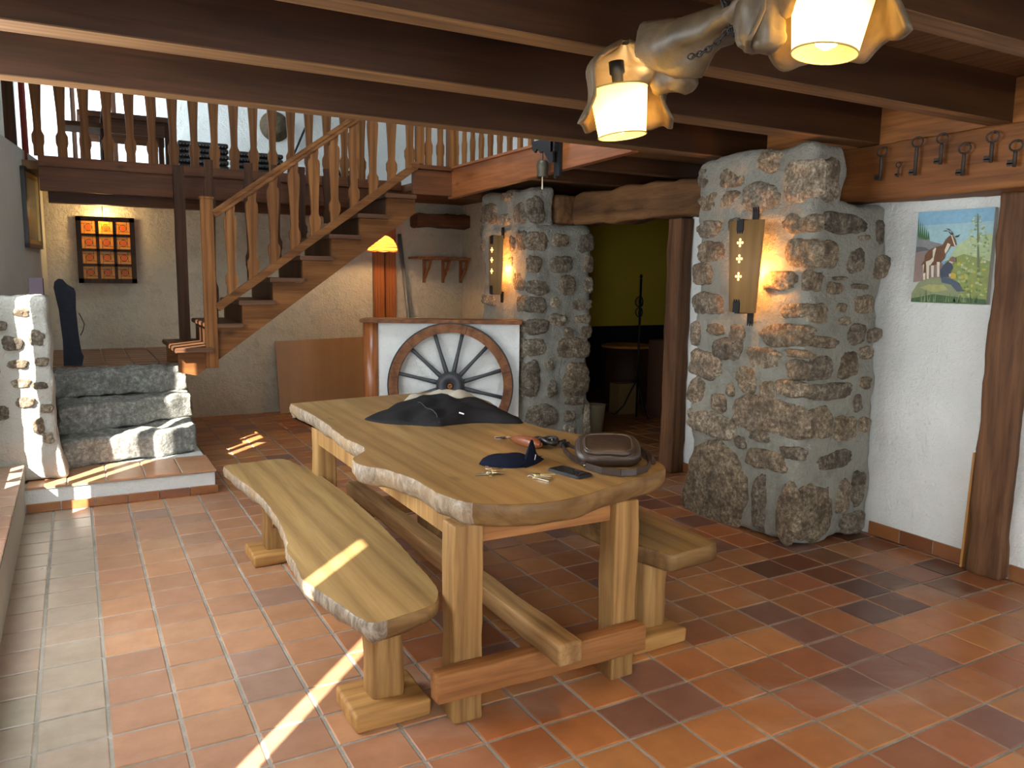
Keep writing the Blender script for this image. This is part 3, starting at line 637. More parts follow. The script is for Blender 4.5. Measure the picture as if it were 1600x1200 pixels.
for z0, z1, ya, k, xa, xb, l in ((.16,.355,6.04,.26,-.14,.77,'lowest rough granite step above the tiled step'),(.355,.55,6.22,.48,-.15,.79,'middle rough granite step, partly in the sun'),(.55,.745,6.70,.22,-.18,.78,'uppermost rough granite step, right below the tiled landing')):
    g_ = MB(); g_.rough(xa, xb, ya, 7.1, z0+.002, z1, .028, .03, .03, 0, 7, shearer(k, xa)); single('granite_step', g_, GRAN, l, 'step', (.3, 6.5, z0), 'granite steps')
pf = MB(); pf.box(-.40, .80, 7.1, 8.715, 0, .738, 1)
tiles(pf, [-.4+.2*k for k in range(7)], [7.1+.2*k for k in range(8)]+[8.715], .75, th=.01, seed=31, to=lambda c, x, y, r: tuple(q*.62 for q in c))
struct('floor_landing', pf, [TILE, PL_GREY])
# ------------------------------------------------------------------ staircase
def prof_baluster(mb, x, y, z0, z1, w=.037, th=.024, axis='x', m=0):
    L = z1-z0; pr = [(0,.78),(.10,.78),(.14,.98),(.21,.98),(.245,.68),(.27,.60),(.45,.68),(.72,.95),(.82,1.0),(.86,.92),(.885,.66),(.92,.70),(.95,.78),(1,.78)]
    pts = [(-w*b, z0+L*a) for a, b in pr]+[(w*b, z0+L*a) for a, b in pr[::-1]]
    if axis == 'x': mb.prism([(x+p[0], p[1]) for p in pts], 'y', y-th/2, y+th/2, m)
    else: mb.prism([(y+p[0], p[1]) for p in pts], 'x', x-th/2, x+th/2, m)
    return mb
st = thing('staircase', 'open wooden staircase with shaped balusters rising to the upper floor', 'staircase', (.9, 6.5, .75))
YN, YF = 6.45, 7.32
TL = [(.64+.24*k, .935+.178*k) for k in range(8)]
for side, y in ((0, YN), (1, YF-.04)):
    pts = [(.70, .765), (.80, .715), (2.60, 2.03), (2.60, 2.19)]
    for k in range(7, -1, -1):
        x, z = TL[k]; pts += [(x+.27, z-.035), (x+.03, z-.035)]
    pts2 = [(.67, .745), (.80, .715), (2.60, 2.03), (2.60, 2.16)]
    for k in range(7, -1, -1):
        x, z = TL[k]; xr = min(x+.27, 2.60); pts2.append((xr, z-.038)) if k == 7 else pts2.append((xr, z-.038)); pts2.append((x+.03, z-.038))
        
    o = MB().prism(pts2, 'y', y, y+.04); make('stringer', o, W_STAIR, st)
for k, (x, z) in enumerate(TL):
    xr = x+.275 if k < 7 else 2.60
    make('tread', MB().box(x, xr, YN-.045 if k else YN-.09, YF+.01, z-.036, z), W_DARKX, st, bevel=.006, label='dark worn tread')
    if k < 7: make('riser', MB().box(x+.272, x+.29, YN+.04, YF-.04, z+.001, z+.14), W_DARKZ, st)
def hz(x): return 1.89+.728*(x-.889)
def lz(x): return 1.19+.725*(x-.895)
make('newel_post', MB().box(.865, .955, YN-.05, YN+.0, .775, 2.05).box(.858, .962, YN-.056, YN+.006, 2.05, 2.068), W_STAIRZ, st, bevel=.004)
make('newel_post', MB().box(2.60, 2.67, YN-.05, YN+.01, 2.44, 3.2), W_STAIRZ, st, bevel=.004)
hr = MB(); hr.bar((.955, YN-.03, hz(.955)), (2.60, YN-.03, hz(2.60)), .055, .06).bar((.955, YN-.03, hz(.955)+.012), (2.60, YN-.03, hz(2.6)+.012), .075, .022)
make('handrail', hr, W_STAIR, st, bevel=.004)
make('lower_rail', MB().bar((.955, YN-.03, lz(.955)), (2.62, YN-.03, lz(2.62)), .05, .06), W_STAIR, st, bevel=.004)
xb = [1.075+.163*k for k in range(10)]
for x in xb: make('baluster', prof_baluster(MB(), x, YN-.03, lz(x)+.01, hz(x)-.01, .046), W_STAIRZ, st)
# railing on the far side of the stairs
for x in (1.07, 1.40, 1.63, 1.86, 2.10, 2.34):
    make('baluster', prof_baluster(MB(), x, YF+.035, .90+.178*int(max(0, (x-.64)/.24)), 2.46, .046), W_DARKZ, st)
single('wooden_post', MB().box(.79, .875, 7.375, 7.455, .752, 2.40), W_DARKZ, 'dark upright post standing on the landing behind the stair newel', 'post', (.84, 7.38, .75))
# balustrades of the upper floor
br = thing('balustrade', 'long row of shaped balusters along the upper floor behind the stairs', 'railing', (1.3, 7.8, 2.44))
for k, x in enumerate([-.19+.173*j for j in range(17)]):
    make('baluster', prof_baluster(MB(), x, 7.81, 2.445, 3.25, .047), W_STAIRZ, br)
make('handrail', MB().box(-.3, 2.9, 7.77, 7.85, 3.25, 3.31), W_STAIR, br)
br = thing('balustrade', 'row of balusters on the glossy reddish edge beam above the bell', 'railing', (2.95, 5.2, 2.44))
for k, y in enumerate([6.38-.16*j for j in range(15)]):
    make('baluster', prof_baluster(MB(), 2.955, y, 2.435, 3.25, .030, .024, 'y'), W_STAIRZ, br)
make('handrail', MB().box(2.92, 2.99, 4.03, 6.48, 3.25, 3.31), W_STAIR, br)
make('corner_post', MB().box(2.90, 2.98, 6.40, 6.48, 2.435, 3.3), W_STAIRZ, br)
br = thing('balustrade', 'short railing at the stair head beside the glossy edge beam', 'railing', (2.8, 6.44, 2.44))
for x in (2.72, 2.83): make('baluster', prof_baluster(MB(), x, 6.44, 2.435, 3.25, .035), W_STAIRZ, br)
make('handrail', MB().box(2.68, 2.89, 6.41, 6.47, 3.25, 3.31), W_STAIR, br)
# ------------------------------------------------------------------ under / behind the stairs
lz_ = MB(); 
single('leaning_board', MB().bar((2.42, 8.60, 0), (2.40, 8.69, .79), 1.05, .012, 0, (0, -1, 0)), W_PLY, 'brown board leaning on the back wall under the staircase', 'board', (2.42, 8.6, 0))
for x in (2.99, 3.13): single('wall_board', MB().box(x, x+.125, 8.66, 8.715, 0, 2.09), W_ROUND, 'reddish upright board on the back wall, %s of the pair below the wicker lamp' % ('left' if x < 3 else 'right'), 'board', (x, 8.7, 0), bevel=.003)
single('metal_pole', MB().tube([(3.44, 8.45, 0), (3.31, 8.69, 1.97)], .022, 12), GREYPOLE, 'grey pole leaning on the back wall left of the wall shelf', 'pole', (3.4, 8.5, 0))
sh = thing('wall_shelf', 'reddish wooden shelf on three brackets on the back wall', 'shelf', (3.86, 8.6, 1.69))
make('shelf_board', MB().box(3.42, 4.11, 8.46, 8.71, 1.69, 1.715), W_ROUND, sh, bevel=.003)
for x in (3.62, 3.86, 4.09):
    b = MB(); b.box(x-.015, x+.015, 8.69, 8.715, 1.42, 1.69).box(x-.013, x+.013, 8.50, 8.69, 1.665, 1.69)
    pts = [(8.50, 1.665), (8.54, 1.665), (8.58, 1.60), (8.62, 1.585), (8.66, 1.52), (8.69, 1.50), (8.69, 1.45), (8.64, 1.50), (8.60, 1.545), (8.56, 1.57)]
    b.prism(pts, 'x', x-.012, x+.012); make('bracket', b, W_ROUND, sh)
# wicker pendant lamp
wl_ = thing('wicker_pendant', 'lit orange wicker dome lamp hanging under the stairs', 'lamp', (2.88, 8.05, 1.76))
c = (2.88, 8.05, 1.76); mb = MB(); n = 40; rings = [(.155,0),(.150,.03),(.135,.07),(.105,.115),(.06,.145),(.02,.155)]
for q, (r, h) in enumerate(rings):
    for k in range(n):
        a = 2*PI*k/n; dz = -.012*abs(math.sin(a*4)) if q == 0 else 0; mb.vert((c[0]+r*math.cos(a), c[1]+r*math.sin(a), c[2]+h+dz))
for q in range(len(rings)-1):
    for k in range(n): mb.face((q*n+k, q*n+(k+1) % n, q*n+n+(k+1) % n, q*n+n+k), 0, True)
make('shade', mb, translucent('orange_wicker', (1,.22,.05), (.75,.12,.02), .65, 60), wl_)
tr = MB()
for h, r in ((.0, .156), (.03, .151), (.055, .143), (.085, .127), (.112, .108)): tr.tube([(c[0]+r*math.cos(2*PI*k/32), c[1]+r*math.sin(2*PI*k/32), c[2]+h-(.012*abs(math.sin(8*PI*k/32)) if h == 0 else 0)) for k in range(32)], .0035, 6, 0, True)
make('wicker_trim', tr, plain('dark_cane', (.28,.07,.02), .6), wl_)
make('cord', MB().tube([(2.88, 8.05, 1.87), (2.88, 8.05, 2.34)], .004, 6), IRON, wl_)
make('bulb', MB().lathe([(.005,-.035),(.025,-.02),(.03,.0),(.022,.025),(.01,.045)], (2.88, 8.05, 1.84), 14), emit('pendant_bulb', (1,.72,.38), 25), wl_)
light('pendant_light', 'POINT', (2.88, 8.05, 1.815), 34, (1,.62,.28), shadow_soft_size=.03)
# lantern panel of amber panes
ln = thing('amber_lantern', 'dark framed lantern panel of twelve amber glass panes on the back wall', 'lamp', (.30, 8.5, 1.38))
lx0, lx1, lz0, lz1, LY = .05, .545, 1.39, 2.01, 8.50
fr = MB(); ft = .042; cw = (lx1-lx0-2*ft-2*.026)/3; ch = (lz1-lz0-2*ft-3*.024)/4
fr.box(lx0, lx0+ft, LY, LY+.03, lz0, lz1).box(lx1-ft, lx1, LY, LY+.03, lz0, lz1).box(lx0, lx1, LY, LY+.03, lz0, lz0+ft).box(lx0, lx1, LY, LY+.03, lz1-ft, lz1)
for k in (1, 2): x = lx0+ft+k*cw+(k-1)*.026; fr.box(x, x+.026, LY+.002, LY+.026, lz0, lz1)
for k in (1, 2, 3): z = lz0+ft+k*ch+(k-1)*.024; fr.box(lx0, lx1, LY+.002, LY+.026, z, z+.024)
make('frame', fr, W_DARKZ, ln)
am = [translucent('amber_glass', (1,.60,.17), (1,.66,.24), .8), translucent('red_amber_glass', (.92,.34,.13), None, .8), IRON]
for i in range(3):
    for j in range(4):
        x = lx0+ft+i*(cw+.026); z = lz0+ft+j*(ch+.024); p = MB(); y = LY+.014
        p.box(x, x+cw, y, y+.003, z, z+ch, 0); cx, cz = x+cw/2, z+ch/2; r = .030
        k0 = len(p.v)
        for k in range(16): p.vert((cx+r*.85*math.cos(2*PI*k/16), y-.0012, cz+r*.85*math.sin(2*PI*k/16)))
        p.face([k0+k for k in range(16)], 1)
        p.tube([(cx+r*math.cos(2*PI*k/20), y-.001, cz+r*math.sin(2*PI*k/20)) for k in range(20)], .0022, 5, 2, True)
        e = .034; g_ = .0016
        for a in ((x, cx+e, cz+e-g_, cz+e+g_), (cx-e, x+cw, cz-e-g_, cz-e+g_)): p.box(a[0], a[1], y-.003, y, a[2], a[3], 2)
        for a in ((cx+e-g_, cx+e+g_, cz-e, z+ch), (cx-e-g_, cx-e+g_, z, cz+e)): p.box(a[0], a[1], y-.003, y, a[2], a[3], 2)
        make('pane', p, am, ln)
make('back_board', MB().box(lx0-.0, lx1+.0, 8.69, 8.715, lz0, lz1), W_DARKZ, ln)
make('cord', MB().tube([(.28, 8.60, 1.97), (.28, 8.60, 2.34)], .004, 6), IRON, ln)
make('bulb', MB().lathe([(.005,-.03),(.022,-.015),(.026,.005),(.018,.025),(.008,.04)], (.28, 8.60, 1.93), 12), emit('lantern_bulb', (1,.8,.45), 30), ln)
light('lantern_light', 'POINT', (.28, 8.60, 1.975), 11, (1,.66,.26), shadow_soft_size=.03)
# framed picture on the slanting left wall
fp = thing('framed_picture', 'narrow gilt and black framed picture on the left wall', 'painting', (-.31, 8.05, 1.68))
def wlx(y): return -.205-(8.715-y)*(.395/2.955)+.0
def onwall(mb, ya, yb, za, zb, d0, d1, m=0):
    i = len(mb.v)
    for d in (d0, d1):
        for y, z in ((ya, za), (yb, za), (yb, zb), (ya, zb)): mb.vert((wlx(y)+d, y-d*.13, z))
    for q in ((3,2,1,0),(4,5,6,7),(0,1,5,4),(1,2,6,5),(2,3,7,6),(3,0,4,7)): mb.face([i+k for k in q], m)
a, b, c_, d_ = 7.75, 8.37, 1.69, 2.35
mb = MB()
for s, m_, e in ((0, 0, .035), (.035, 1, .03)):
    t0, t1 = s, s+.035
    onwall(mb, a+t0, a+t1, c_+t0, d_-t0, .002, e, m_); onwall(mb, b-t1, b-t0, c_+t0, d_-t0, .002, e, m_); onwall(mb, a+t0, b-t0, c_+t0, c_+t1, .002, e, m_); onwall(mb, a+t0, b-t0, d_-t1, d_-t0, .002, e, m_)
make('frame', mb, [plain('black_frame', (.03,.025,.025), .35), plain('gilt', (.50,.32,.10), .4, .6)], fp)
mb = MB(); onwall(mb, a+.06, b-.06, c_+.06, d_-.06, .003, .012)
pm, nt, pp = newmat('dim_landscape_print'); v = coords(nt, (1, 1, 1)); nn = ntex(nt, v, 9, 5, .7)
sp = N(nt, 'ShaderNodeSeparateXYZ'); tc = N(nt, 'ShaderNodeTexCoord'); nt.links.new(tc.outputs['Generated'], sp.inputs[0])
ad = N(nt, 'ShaderNodeMath', operation='MULTIPLY_ADD'); nt.links.new(nn, ad.inputs[0]); ad.inputs[1].default_value = .5; nt.links.new(sp.outputs[2], ad.inputs[2])
nt.links.new(ramp(nt, ad.outputs[0], [(.3, (.10,.06,.025)), (.45, (.32,.17,.04)), (.62, (.50,.30,.07)), (.8, (.10,.11,.10)), (1, (.14,.17,.19))]), pp.inputs['Base Color']); pp.inputs['Roughness'].default_value = .3
make('picture', mb, pm, fp, label='dim brown and ochre landscape')
# things behind the stub wall
hk = MB(); hk.prism([(-.135, 1.42), (-.10, 1.47), (-.05, 1.45), (.02, 1.37), (.03, 1.25), (.035, .79), (-.10, .76), (-.12, 1.2)], 'y', 6.60, 6.66)
bl = MB(); bl.prism([(-.135, 1.37), (-.128, 1.415), (-.10, 1.44), (-.07, 1.435), (-.04, 1.395), (.005, 1.365), (.015, 1.33), (.01, 1.20), (.018, 1.0), (.03, .86), (.045, .82), (.03, .755), (-.10, .755), (-.095, .95), (-.11, 1.2), (-.125, 1.30)], 'y', 7.16, 7.22)
t = thing('wooden_stand', 'dark blue-grey wooden upright piece standing on the landing behind the stub wall', 'stand', (-.05, 7.2, .75))
make('upright', bl, plain('dark_slate_wood', (.022,.024,.032), .8, 0, .4, .006, 20), t)
make('wire_loop', MB().tube([(.028, 7.19, 1.17), (.045, 7.19, 1.13), (.062, 7.19, 1.08), (.05, 7.19, 1.03), (.03, 7.19, .99)], .004, 6), IRON, t)
single('small_box', MB().box(-.245, -.165, 5.85, 5.93, 1.345, 1.455), plain('purple_brown_card', (.012,.009,.013), .9), 'small dark purple box standing on the stub wall', 'box', (-.2, 5.9, 1.345), bevel=.003)
# ------------------------------------------------------------------ low panel with cartwheel
rv = Vector((.875, -.485, 0)); nv = Vector((.485, .875, 0))  # right, away
A = Vector((2.23, 6.66, 0)); B = Vector((3.40, 6.015, 0)); LW = (B-A).length
pw = MB(); pw.bar(A+rv*.09+nv*.07+Vector((0, 0, .545)), B+nv*.07+Vector((0, 0, .545)), .10, 1.09)
struct('wall_low', pw, PL_WHITE)
single('shelf_board', MB().bar(A-rv*.05+nv*.05+Vector((0, 0, 1.108)), B+rv*.02+nv*.05+Vector((0, 0, 1.108)), .25, .034), W_WHEEL, 'dark wooden ledge board on top of the low white panel behind the wheel', 'shelf', A, bevel=.006)
single('round_post', MB().lathe([(.068, 0), (.068, .5), (.066, 1.09)], A+rv*.03+nv*.02, 28), W_ROUND, 'varnished reddish round post at the end of the low white panel', 'post', A)
wc = Vector((2.845, 6.245, .552)); wh = thing('cartwheel', 'old wooden cartwheel with iron tyre leaning on the low white panel', 'wheel', (wc.x, wc.y, 0))
lean = math.radians(3); ax = (-nv*math.cos(lean)+Vector((0, 0, 1))*math.sin(lean)).normalized(); wu = rv; wv = wu.cross(-ax).normalized(); wv = wv if wv.z > 0 else -wv
def ringm(r0, r1, d0, d1, seg=72, jit=0):
    mb = MB()
    for k in range(seg):
        a = 2*PI*k/seg; e = wu*math.cos(a)+wv*math.sin(a)
        for r, d in ((r0, d0), (r1, d0), (r1, d1), (r0, d1)): mb.vert(wc+e*r+ax*d)
    for k in range(seg):
        a = 4*k; b = 4*((k+1) % seg)
        for q in range(4): mb.face((a+q, a+(q+1) % 4, b+(q+1) % 4, b+q), 0, q in (1, 3))
    return mb
rim_ = make('rim', ringm(.462, .538, -.02, .035), W_WHEEL, wh)
jn = MB()
for k in range(6):
    a = k*PI/3+.25; e = wu*math.cos(a)+wv*math.sin(a); jn.bar(wc+e*.466+ax*.036, wc+e*.535+ax*.036, .005, .003, 0, tuple(ax))
make('joint_line', jn, IRON, rim_, label='dark joint lines between the rim segments')
make('iron_tyre', ringm(.538, .549, -.024, .038), IRON, wh)
SPK = plain('dark_spoke_paint', (.045,.045,.05), .55, 0, .4, .002, 30)
for k in range(12):
    a = math.radians(17.5+30*k); e = wu*math.cos(a)+wv*math.sin(a)
    make('spoke', MB().tube([wc+e*.06, wc+e*.16, wc+e*.30, wc+e*.475], [.021, .020, .015, .017], 10), SPK, wh)
hub_ = make('hub', MB().lathe([(.10,-.045),(.122,-.01),(.124,.03),(.112,.06),(.106,.085),(.072,.10),(.058,.085),(.03,.082),(.028,.03)], wc, 28, 0, ax), SPK, wh)
make('axle_hole', MB().lathe([(.022,.079),(.022,.086),(.012,.086),(.012,.079)], wc, 16, 0, ax), W_KEY, hub_)
# ------------------------------------------------------------------ bell on the edge beam
bt = thing('hanging_bell', 'small dark iron bell with pull cord hung from a bracket on the glossy beam', 'bell', (2.82, 4.8, 2.1))
b = MB(); b.box(2.905, 2.929, 4.63, 4.70, 2.185, 2.43); b.prism([(4.94, 2.44), (4.94, 2.39), (4.90, 2.36), (4.87, 2.385), (4.83, 2.35), (4.79, 2.36), (4.76, 2.33), (4.70, 2.27), (4.66, 2.27), (4.66, 2.44)], 'x', 2.87, 2.885); b.box(2.87, 2.929, 4.64, 4.69, 2.34, 2.43)
b.tube([(2.917, 4.665, 2.20), (2.90, 4.665, 2.165), (2.89, 4.665, 2.175)], .009, 8)
make('bracket', b, IRON, bt, label='black scalloped iron bracket')
make('hook', MB().tube([(2.877, 4.80, 2.36), (2.877, 4.80, 2.33), (2.872, 4.79, 2.32), (2.877, 4.80, 2.30), (2.877, 4.80, 2.285)], .004, 6), IRON, bt)
make('bell_body', MB().lathe([(.004,.115),(.028,.112),(.040,.098),(.042,.07),(.036,.035),(.040,.01),(.041,0),(.036,0),(.03,.04),(.03,.09)], (2.877, 4.80, 2.185), 20), plain('dark_bronze', (.085,.075,.05), .5, .7, .3, .001), bt)
make('pull_cord', MB().tube([(2.877, 4.80, 2.25), (2.877, 4.80, 2.15), (2.877, 4.80, 2.105)], [.005, .004, .007], 8), plain('pale_cord', (.6,.5,.36), .8), bt)
# ------------------------------------------------------------------ root wood chandelier
def shade(t, cx, cy, z0, h=.135, r0=.072, r1=.091, tilt=(0, 0)):
    c = Vector((cx, cy, z0)); axv = Vector((tilt[0], tilt[1], 1)).normalized()
    pr = [(r0, 0), (r0+(r1-r0)*.33, h*.33), (r0+(r1-r0)*.66, h*.66), (r1, h)]
    make('parchment_shade', MB().lathe(pr, c, 40, 0, axv, False), PARCH, t, label='glowing yellow conical shade')
    x = axv.orthogonal().normalized(); y = axv.cross(x)
    for r, hh in ((r0, 0), (r1, h)):
        rg = MB(); rg.tube([c+axv*hh+(x*math.cos(2*PI*k/36)+y*math.sin(2*PI*k/36))*(r+.001) for k in range(36)], .0025, 6, 0, True)
        make('shade_rim', rg, plain('rim_binding', (.30,.20,.06), .6), t)
    make('bulb', MB().lathe([(.008,-.055),(.024,-.045),(.032,-.02),(.03,.0),(.016,.035),(.014,.06)], c+axv*.065, 20, 0, axv), emit('lamp_bulb', (1,.82,.42), 26), t)
    make('socket', MB().lathe([(.018, .06), (.018, .12), (.024, .125), (.024, .16)], c+axv*.065, 16, 0, axv), IRON, t)
    return c
PARCH = translucent('parchment', (1,.74,.30), (1,.62,.18), .85, 12)
ch = thing('root_wood_chandelier', 'gnarled root wood chandelier with lit parchment shades hung below the joists', 'chandelier', (1.5, 1.6, 2.3))
c1 = shade(ch, 1.540, 2.085, 1.945, .142, .074, .090, (-.10, .06)); c2 = shade(ch, 1.575, 1.350, 2.03, .15, .074, .096, (.12, -.02))
for cc, e in ((c1, 13), (c2, 13)): light('chandelier_light', 'POINT', (cc.x, cc.y, cc.z+.040), e*3.6, (1,.66,.28), shadow_soft_size=.035)
def cowl(c, a0, a1, R, z0, ztop, seed, rs=.0, lobe=None):
    mb = MB(); nu, nvv = 44, 16
    for s_, off in ((0, 0), (1, -.013)):
        for i in range(nu+1):
            a = a0+(a1-a0)*i/nu; o = Vector((seed*5., i*.12, 0))
            zb = z0+.035*noise.noise(Vector((a*1.7, seed, 0)))+(lobe(a) if lobe else 0)
            for j in range(nvv+1):
                q = j/nvv; z = zb+(ztop-zb)*q
                r = R*(1-.9*max(0, (q-.55)/.45)**2.2)*(1+.16*noise.noise(Vector((math.cos(a)*1.6, math.sin(a)*1.6, q*1.8+seed)))+.10*math.sin(a*3+seed)*(1-q))
                r *= 1+.18*max(0, .25-q)/.25
                r = max(.012, r+off*(1 if r > .03 else 0))
                mb.vert((c.x+r*math.cos(a), c.y+r*math.sin(a), z + (off if q > .8 else 0)))
    W = nvv+1; T = (nu+1)*W
    for i in range(nu):
        for j in range(nvv):
            k = i*W+j; mb.face((k, k+W, k+W+1, k+1), 0, True); mb.face((T+k, T+k+1, T+k+W+1, T+k+W), 0, True)
        k = i*W; mb.face((k, T+k, T+k+W, k+W), 0, True)
    for i in (0, nu):
        for j in range(nvv): k = i*W+j; mb.face((k, k+1, T+k+1, T+k), 0, True)
    return mb
vd = math.atan2(-c1.y, -c1.x)   # towards the camera
make('root_cowl', cowl(c1, vd+math.radians(-290), vd+math.radians(-52), .125, 1.985, 2.235, 3, lobe=lambda a: .0), W_ROOT, ch, label='wavy root wood cowl around the farther shade')
vd2 = math.atan2(-c2.y, -c2.x)
make('root_cowl', cowl(c2, vd2+math.radians(-285), vd2+math.radians(-60), .15, 2.05, 2.33, 6), W_ROOT, ch, label='wavy root wood cowl around the nearer shade')
rb = MB(); rb.tube([(1.53, 1.98, 2.19), (1.56, 1.88, 2.17), (1.56, 1.78, 2.17), (1.55, 1.70, 2.16), (1.53, 1.62, 2.17), (1.51, 1.54, 2.17), (1.50, 1.44, 2.19), (1.48, 1.34, 2.26), (1.50, 1.2, 2.30), (1.52, 1.0, 2.28), (1.54, .8, 2.26)], [.055, .075, .07, .05, .035, .05, .07, .06, .06, .06, .04], 20, 0, nz=.07)
make('root_branch', rb, W_ROOT, ch, label='gnarled root branch joining the shades')
lf = MB(); n = 20
def leaf(pts, th, c0):
    pass
lobe = MB(); lobe.rough(1.585, 1.655, 1.86, 2.03, 2.06, 2.235, .018, .03, .034, 0, 14)
make('root_lobe', lobe, W_ROOT, ch, label='dark lobed root beside the farther shade')
lobe = MB(); lobe.rough(1.44, 1.52, 1.40, 1.53, 2.05, 2.27, .02, .03, .036, 0, 12, seed=4)
make('root_lobe', lobe, W_ROOT, ch, label='pale lobed root beside the nearer shade')
lobe = MB(); lobe.rough(1.60, 1.70, 1.12, 1.24, 2.19, 2.27, .02, .03, .036, 0, 12, seed=9)
make('root_lobe', lobe, W_ROOT, ch, label='pale rounded root right of the nearer shade')
cn = MB()
def chain(mb, a, b, sag=0., n=14, r=.010):
    a = Vector(a); b = Vector(b)
    for k in range(n):
        t0 = (k+.5)/n; p = a.lerp(b, t0)-Vector((0, 0, sag*4*t0*(1-t0))); d = (b-a).normalized(); s1 = d.orthogonal().normalized(); s2 = d.cross(s1)
        s_ = s1 if k % 2 else s2
        mb.tube([p+d*(r*1.25*math.cos(2*PI*q/10))+s_*(r*.7*math.sin(2*PI*q/10)) for q in range(10)], .0024, 5, 0, True)
chain(cn, (1.52, 1.66, 2.45), (1.49, 1.58, 2.14), 0, 16); chain(cn, (1.49, 1.58, 2.13), (1.57, 1.46, 2.17), .02, 9); chain(cn, (1.49, 1.58, 2.13), (1.50, 1.74, 2.10), .015, 9)
make('chain', cn, IRON, ch)
make('cable', MB().tube([(1.49, 1.64, 2.45), (1.48, 1.62, 2.3), (1.48, 1.60, 2.2), (1.50, 1.57, 2.11)], .004, 6).tube([(1.50, 1.60, 2.45), (1.53, 1.59, 2.32), (1.49, 1.55, 2.2), (1.52, 1.53, 2.14)], .004, 6), IRON, ch)
# ------------------------------------------------------------------ table and benches
def line_poly(pts, n=6, amp=.002):
    out = []
    for i in range(len(pts)):
        a, b = Vector(pts[i]), Vector(pts[(i+1) % len(pts)]); m = max(1, int((b-a).length/.05))
        for k in range(m):
            q = a.lerp(b, k/m); z = amp*noise.noise(Vector((q.x*14, q.y*14, 2))); out.append((q.x+z, q.y+z*.5))
    return out
def smooth_poly(pts, jag, n=6, amp=.004, seed=0):
    # Catmull-Rom through pts with roughness on points flagged by jag()
    out = []; L = len(pts)
    for i in range(L):
        p0, p1, p2, p3 = [Vector(pts[(i+k-1) % L]) for k in range(4)]
        for k in range(n):
            t = k/n; q = .5*((2*p1)+(-p0+p2)*t+(2*p0-5*p1+4*p2-p3)*t*t+(-p0+3*p1-3*p2+p3)*t**3)
            a = amp*noise.noise(Vector((q.x*25, q.y*25, seed)))
            out.append((q.x+a, q.y+a*.6))
    return out
def slab(pts, zb, zt, inset_b=.03, bulge=.008, seed=0, side_m=1, mfun=None):
    mb = MB(); n = len(pts); cx = sum(p[0] for p in pts)/n; cy = sum(p[1] for p in pts)/n
    H = zt-zb; lev = [(zt, -.001), (zt-.005, .002), (zt-H*.3, bulge), (zt-H*.6, bulge*.5), (zb+.01, -inset_b*.6), (zb, -inset_b)]
    nrm = []
    for i in range(n):
        a = Vector(pts[i-1]); b = Vector(pts[(i+1) % n]); d = (b-a).normalized(); nn = Vector((d.y, -d.x)); nrm.append(nn)
    if sum(pts[i-1][0]*pts[i][1]-pts[i][0]*pts[i-1][1] for i in range(n)) < 0: nrm = [-q for q in nrm]
    for z, o in lev:
        for (x, y), nn in zip(pts, nrm):
            k = 1+ (noise.noise(Vector((x*9, y*9, z*20+seed)))*.9)
            oo = o*k + (noise.noise(Vector((x*30, y*30, z*40+seed)))*.006 if zb+.005 < z < zt-.001 else 0)
            mb.vert((x+nn.x*oo, y+nn.y*oo, z))
    mb.face(list(range(n)), 0); mb.face([5*n+k for k in range(n)][::-1], 0)
    for l in range(5):
        for k in range(n):
            a = l*n; q = (a+k, a+(k+1) % n, a+n+(k+1) % n, a+n+k)
            mb.face(q, side_m if not mfun else mfun(*pts[k]), True)
    return mb
tb = thing('live_edge_table', 'massive wooden trestle table with a wavy live edge top', 'table', (1.55, 3.35, 0))
TP = [(1.052,4.45),(1.060,4.15),(1.063,3.93),(1.050,3.65),(1.037,3.42),(1.052,3.26),(1.035,3.14),(.948,3.02),(.936,2.92),(.965,2.85),(1.002,2.79),(1.030,2.68),(1.045,2.58),(1.045,2.47),(1.052,2.36),(1.075,2.28),(1.106,2.235),(1.14,2.205),(1.22,2.165),(1.32,2.14),(1.47,2.155),(1.62,2.205),(1.78,2.255),(1.93,2.31),(1.985,2.345),(2.02,2.42),(2.05,2.55),(2.09,2.72),(2.085,2.90),(2.03,3.10),(1.975,3.30),(1.985,3.55),(2.05,3.85),(2.12,4.15),(2.08,4.45),(2.0,4.575),(1.80,4.575),(1.63,4.565),(1.35,4.535),(1.08,4.49)]
make('tabletop', slab(smooth_poly(TP, None, 6, .006, 1), .690, .770, .022, .005, 2, 1, lambda x, y: 2 if y < 2.40 and x > 1.10 else 1), [W_TOP, BARK, W_END], tb, label='honey wood top with barky wavy edge')
for i, (x, y) in enumerate(((1.045, 2.258), (1.69, 2.25), (1.09, 4.10), (1.70, 4.10))):
    make('leg', MB().rough(x, x+.105, y, y+.105, 0, .692, .05, .007, .009, 0, 6, seed=i), W_LEG, tb)
for y in (2.188, 4.205):
    make('foot_rail', MB().rough(.955, 1.80, y, y+.066, .125, .225, .05, .006, .008, 0, 5), W_RAILX, tb, label='reddish brown cross rail across the legs')
make('stretcher', MB().rough(1.335, 1.425, 2.065, 4.40, .226, .300, .05, .006, .009, 0, 4), W_RAILY, tb, label='long weathered stretcher beam')
make('apron', MB().box(1.10, 1.13, 2.36, 4.12, .60, .692), W_LEG, tb); make('apron', MB().box(1.74, 1.77, 2.36, 4.12, .60, .692), W_LEG, tb)
make('apron', MB().box(1.15, 1.69, 2.29, 2.32, .615, .692), W_RAILX, tb); make('apron', MB().box(1.19, 1.70, 4.14, 4.17, .60, .692), W_RAILX, tb)
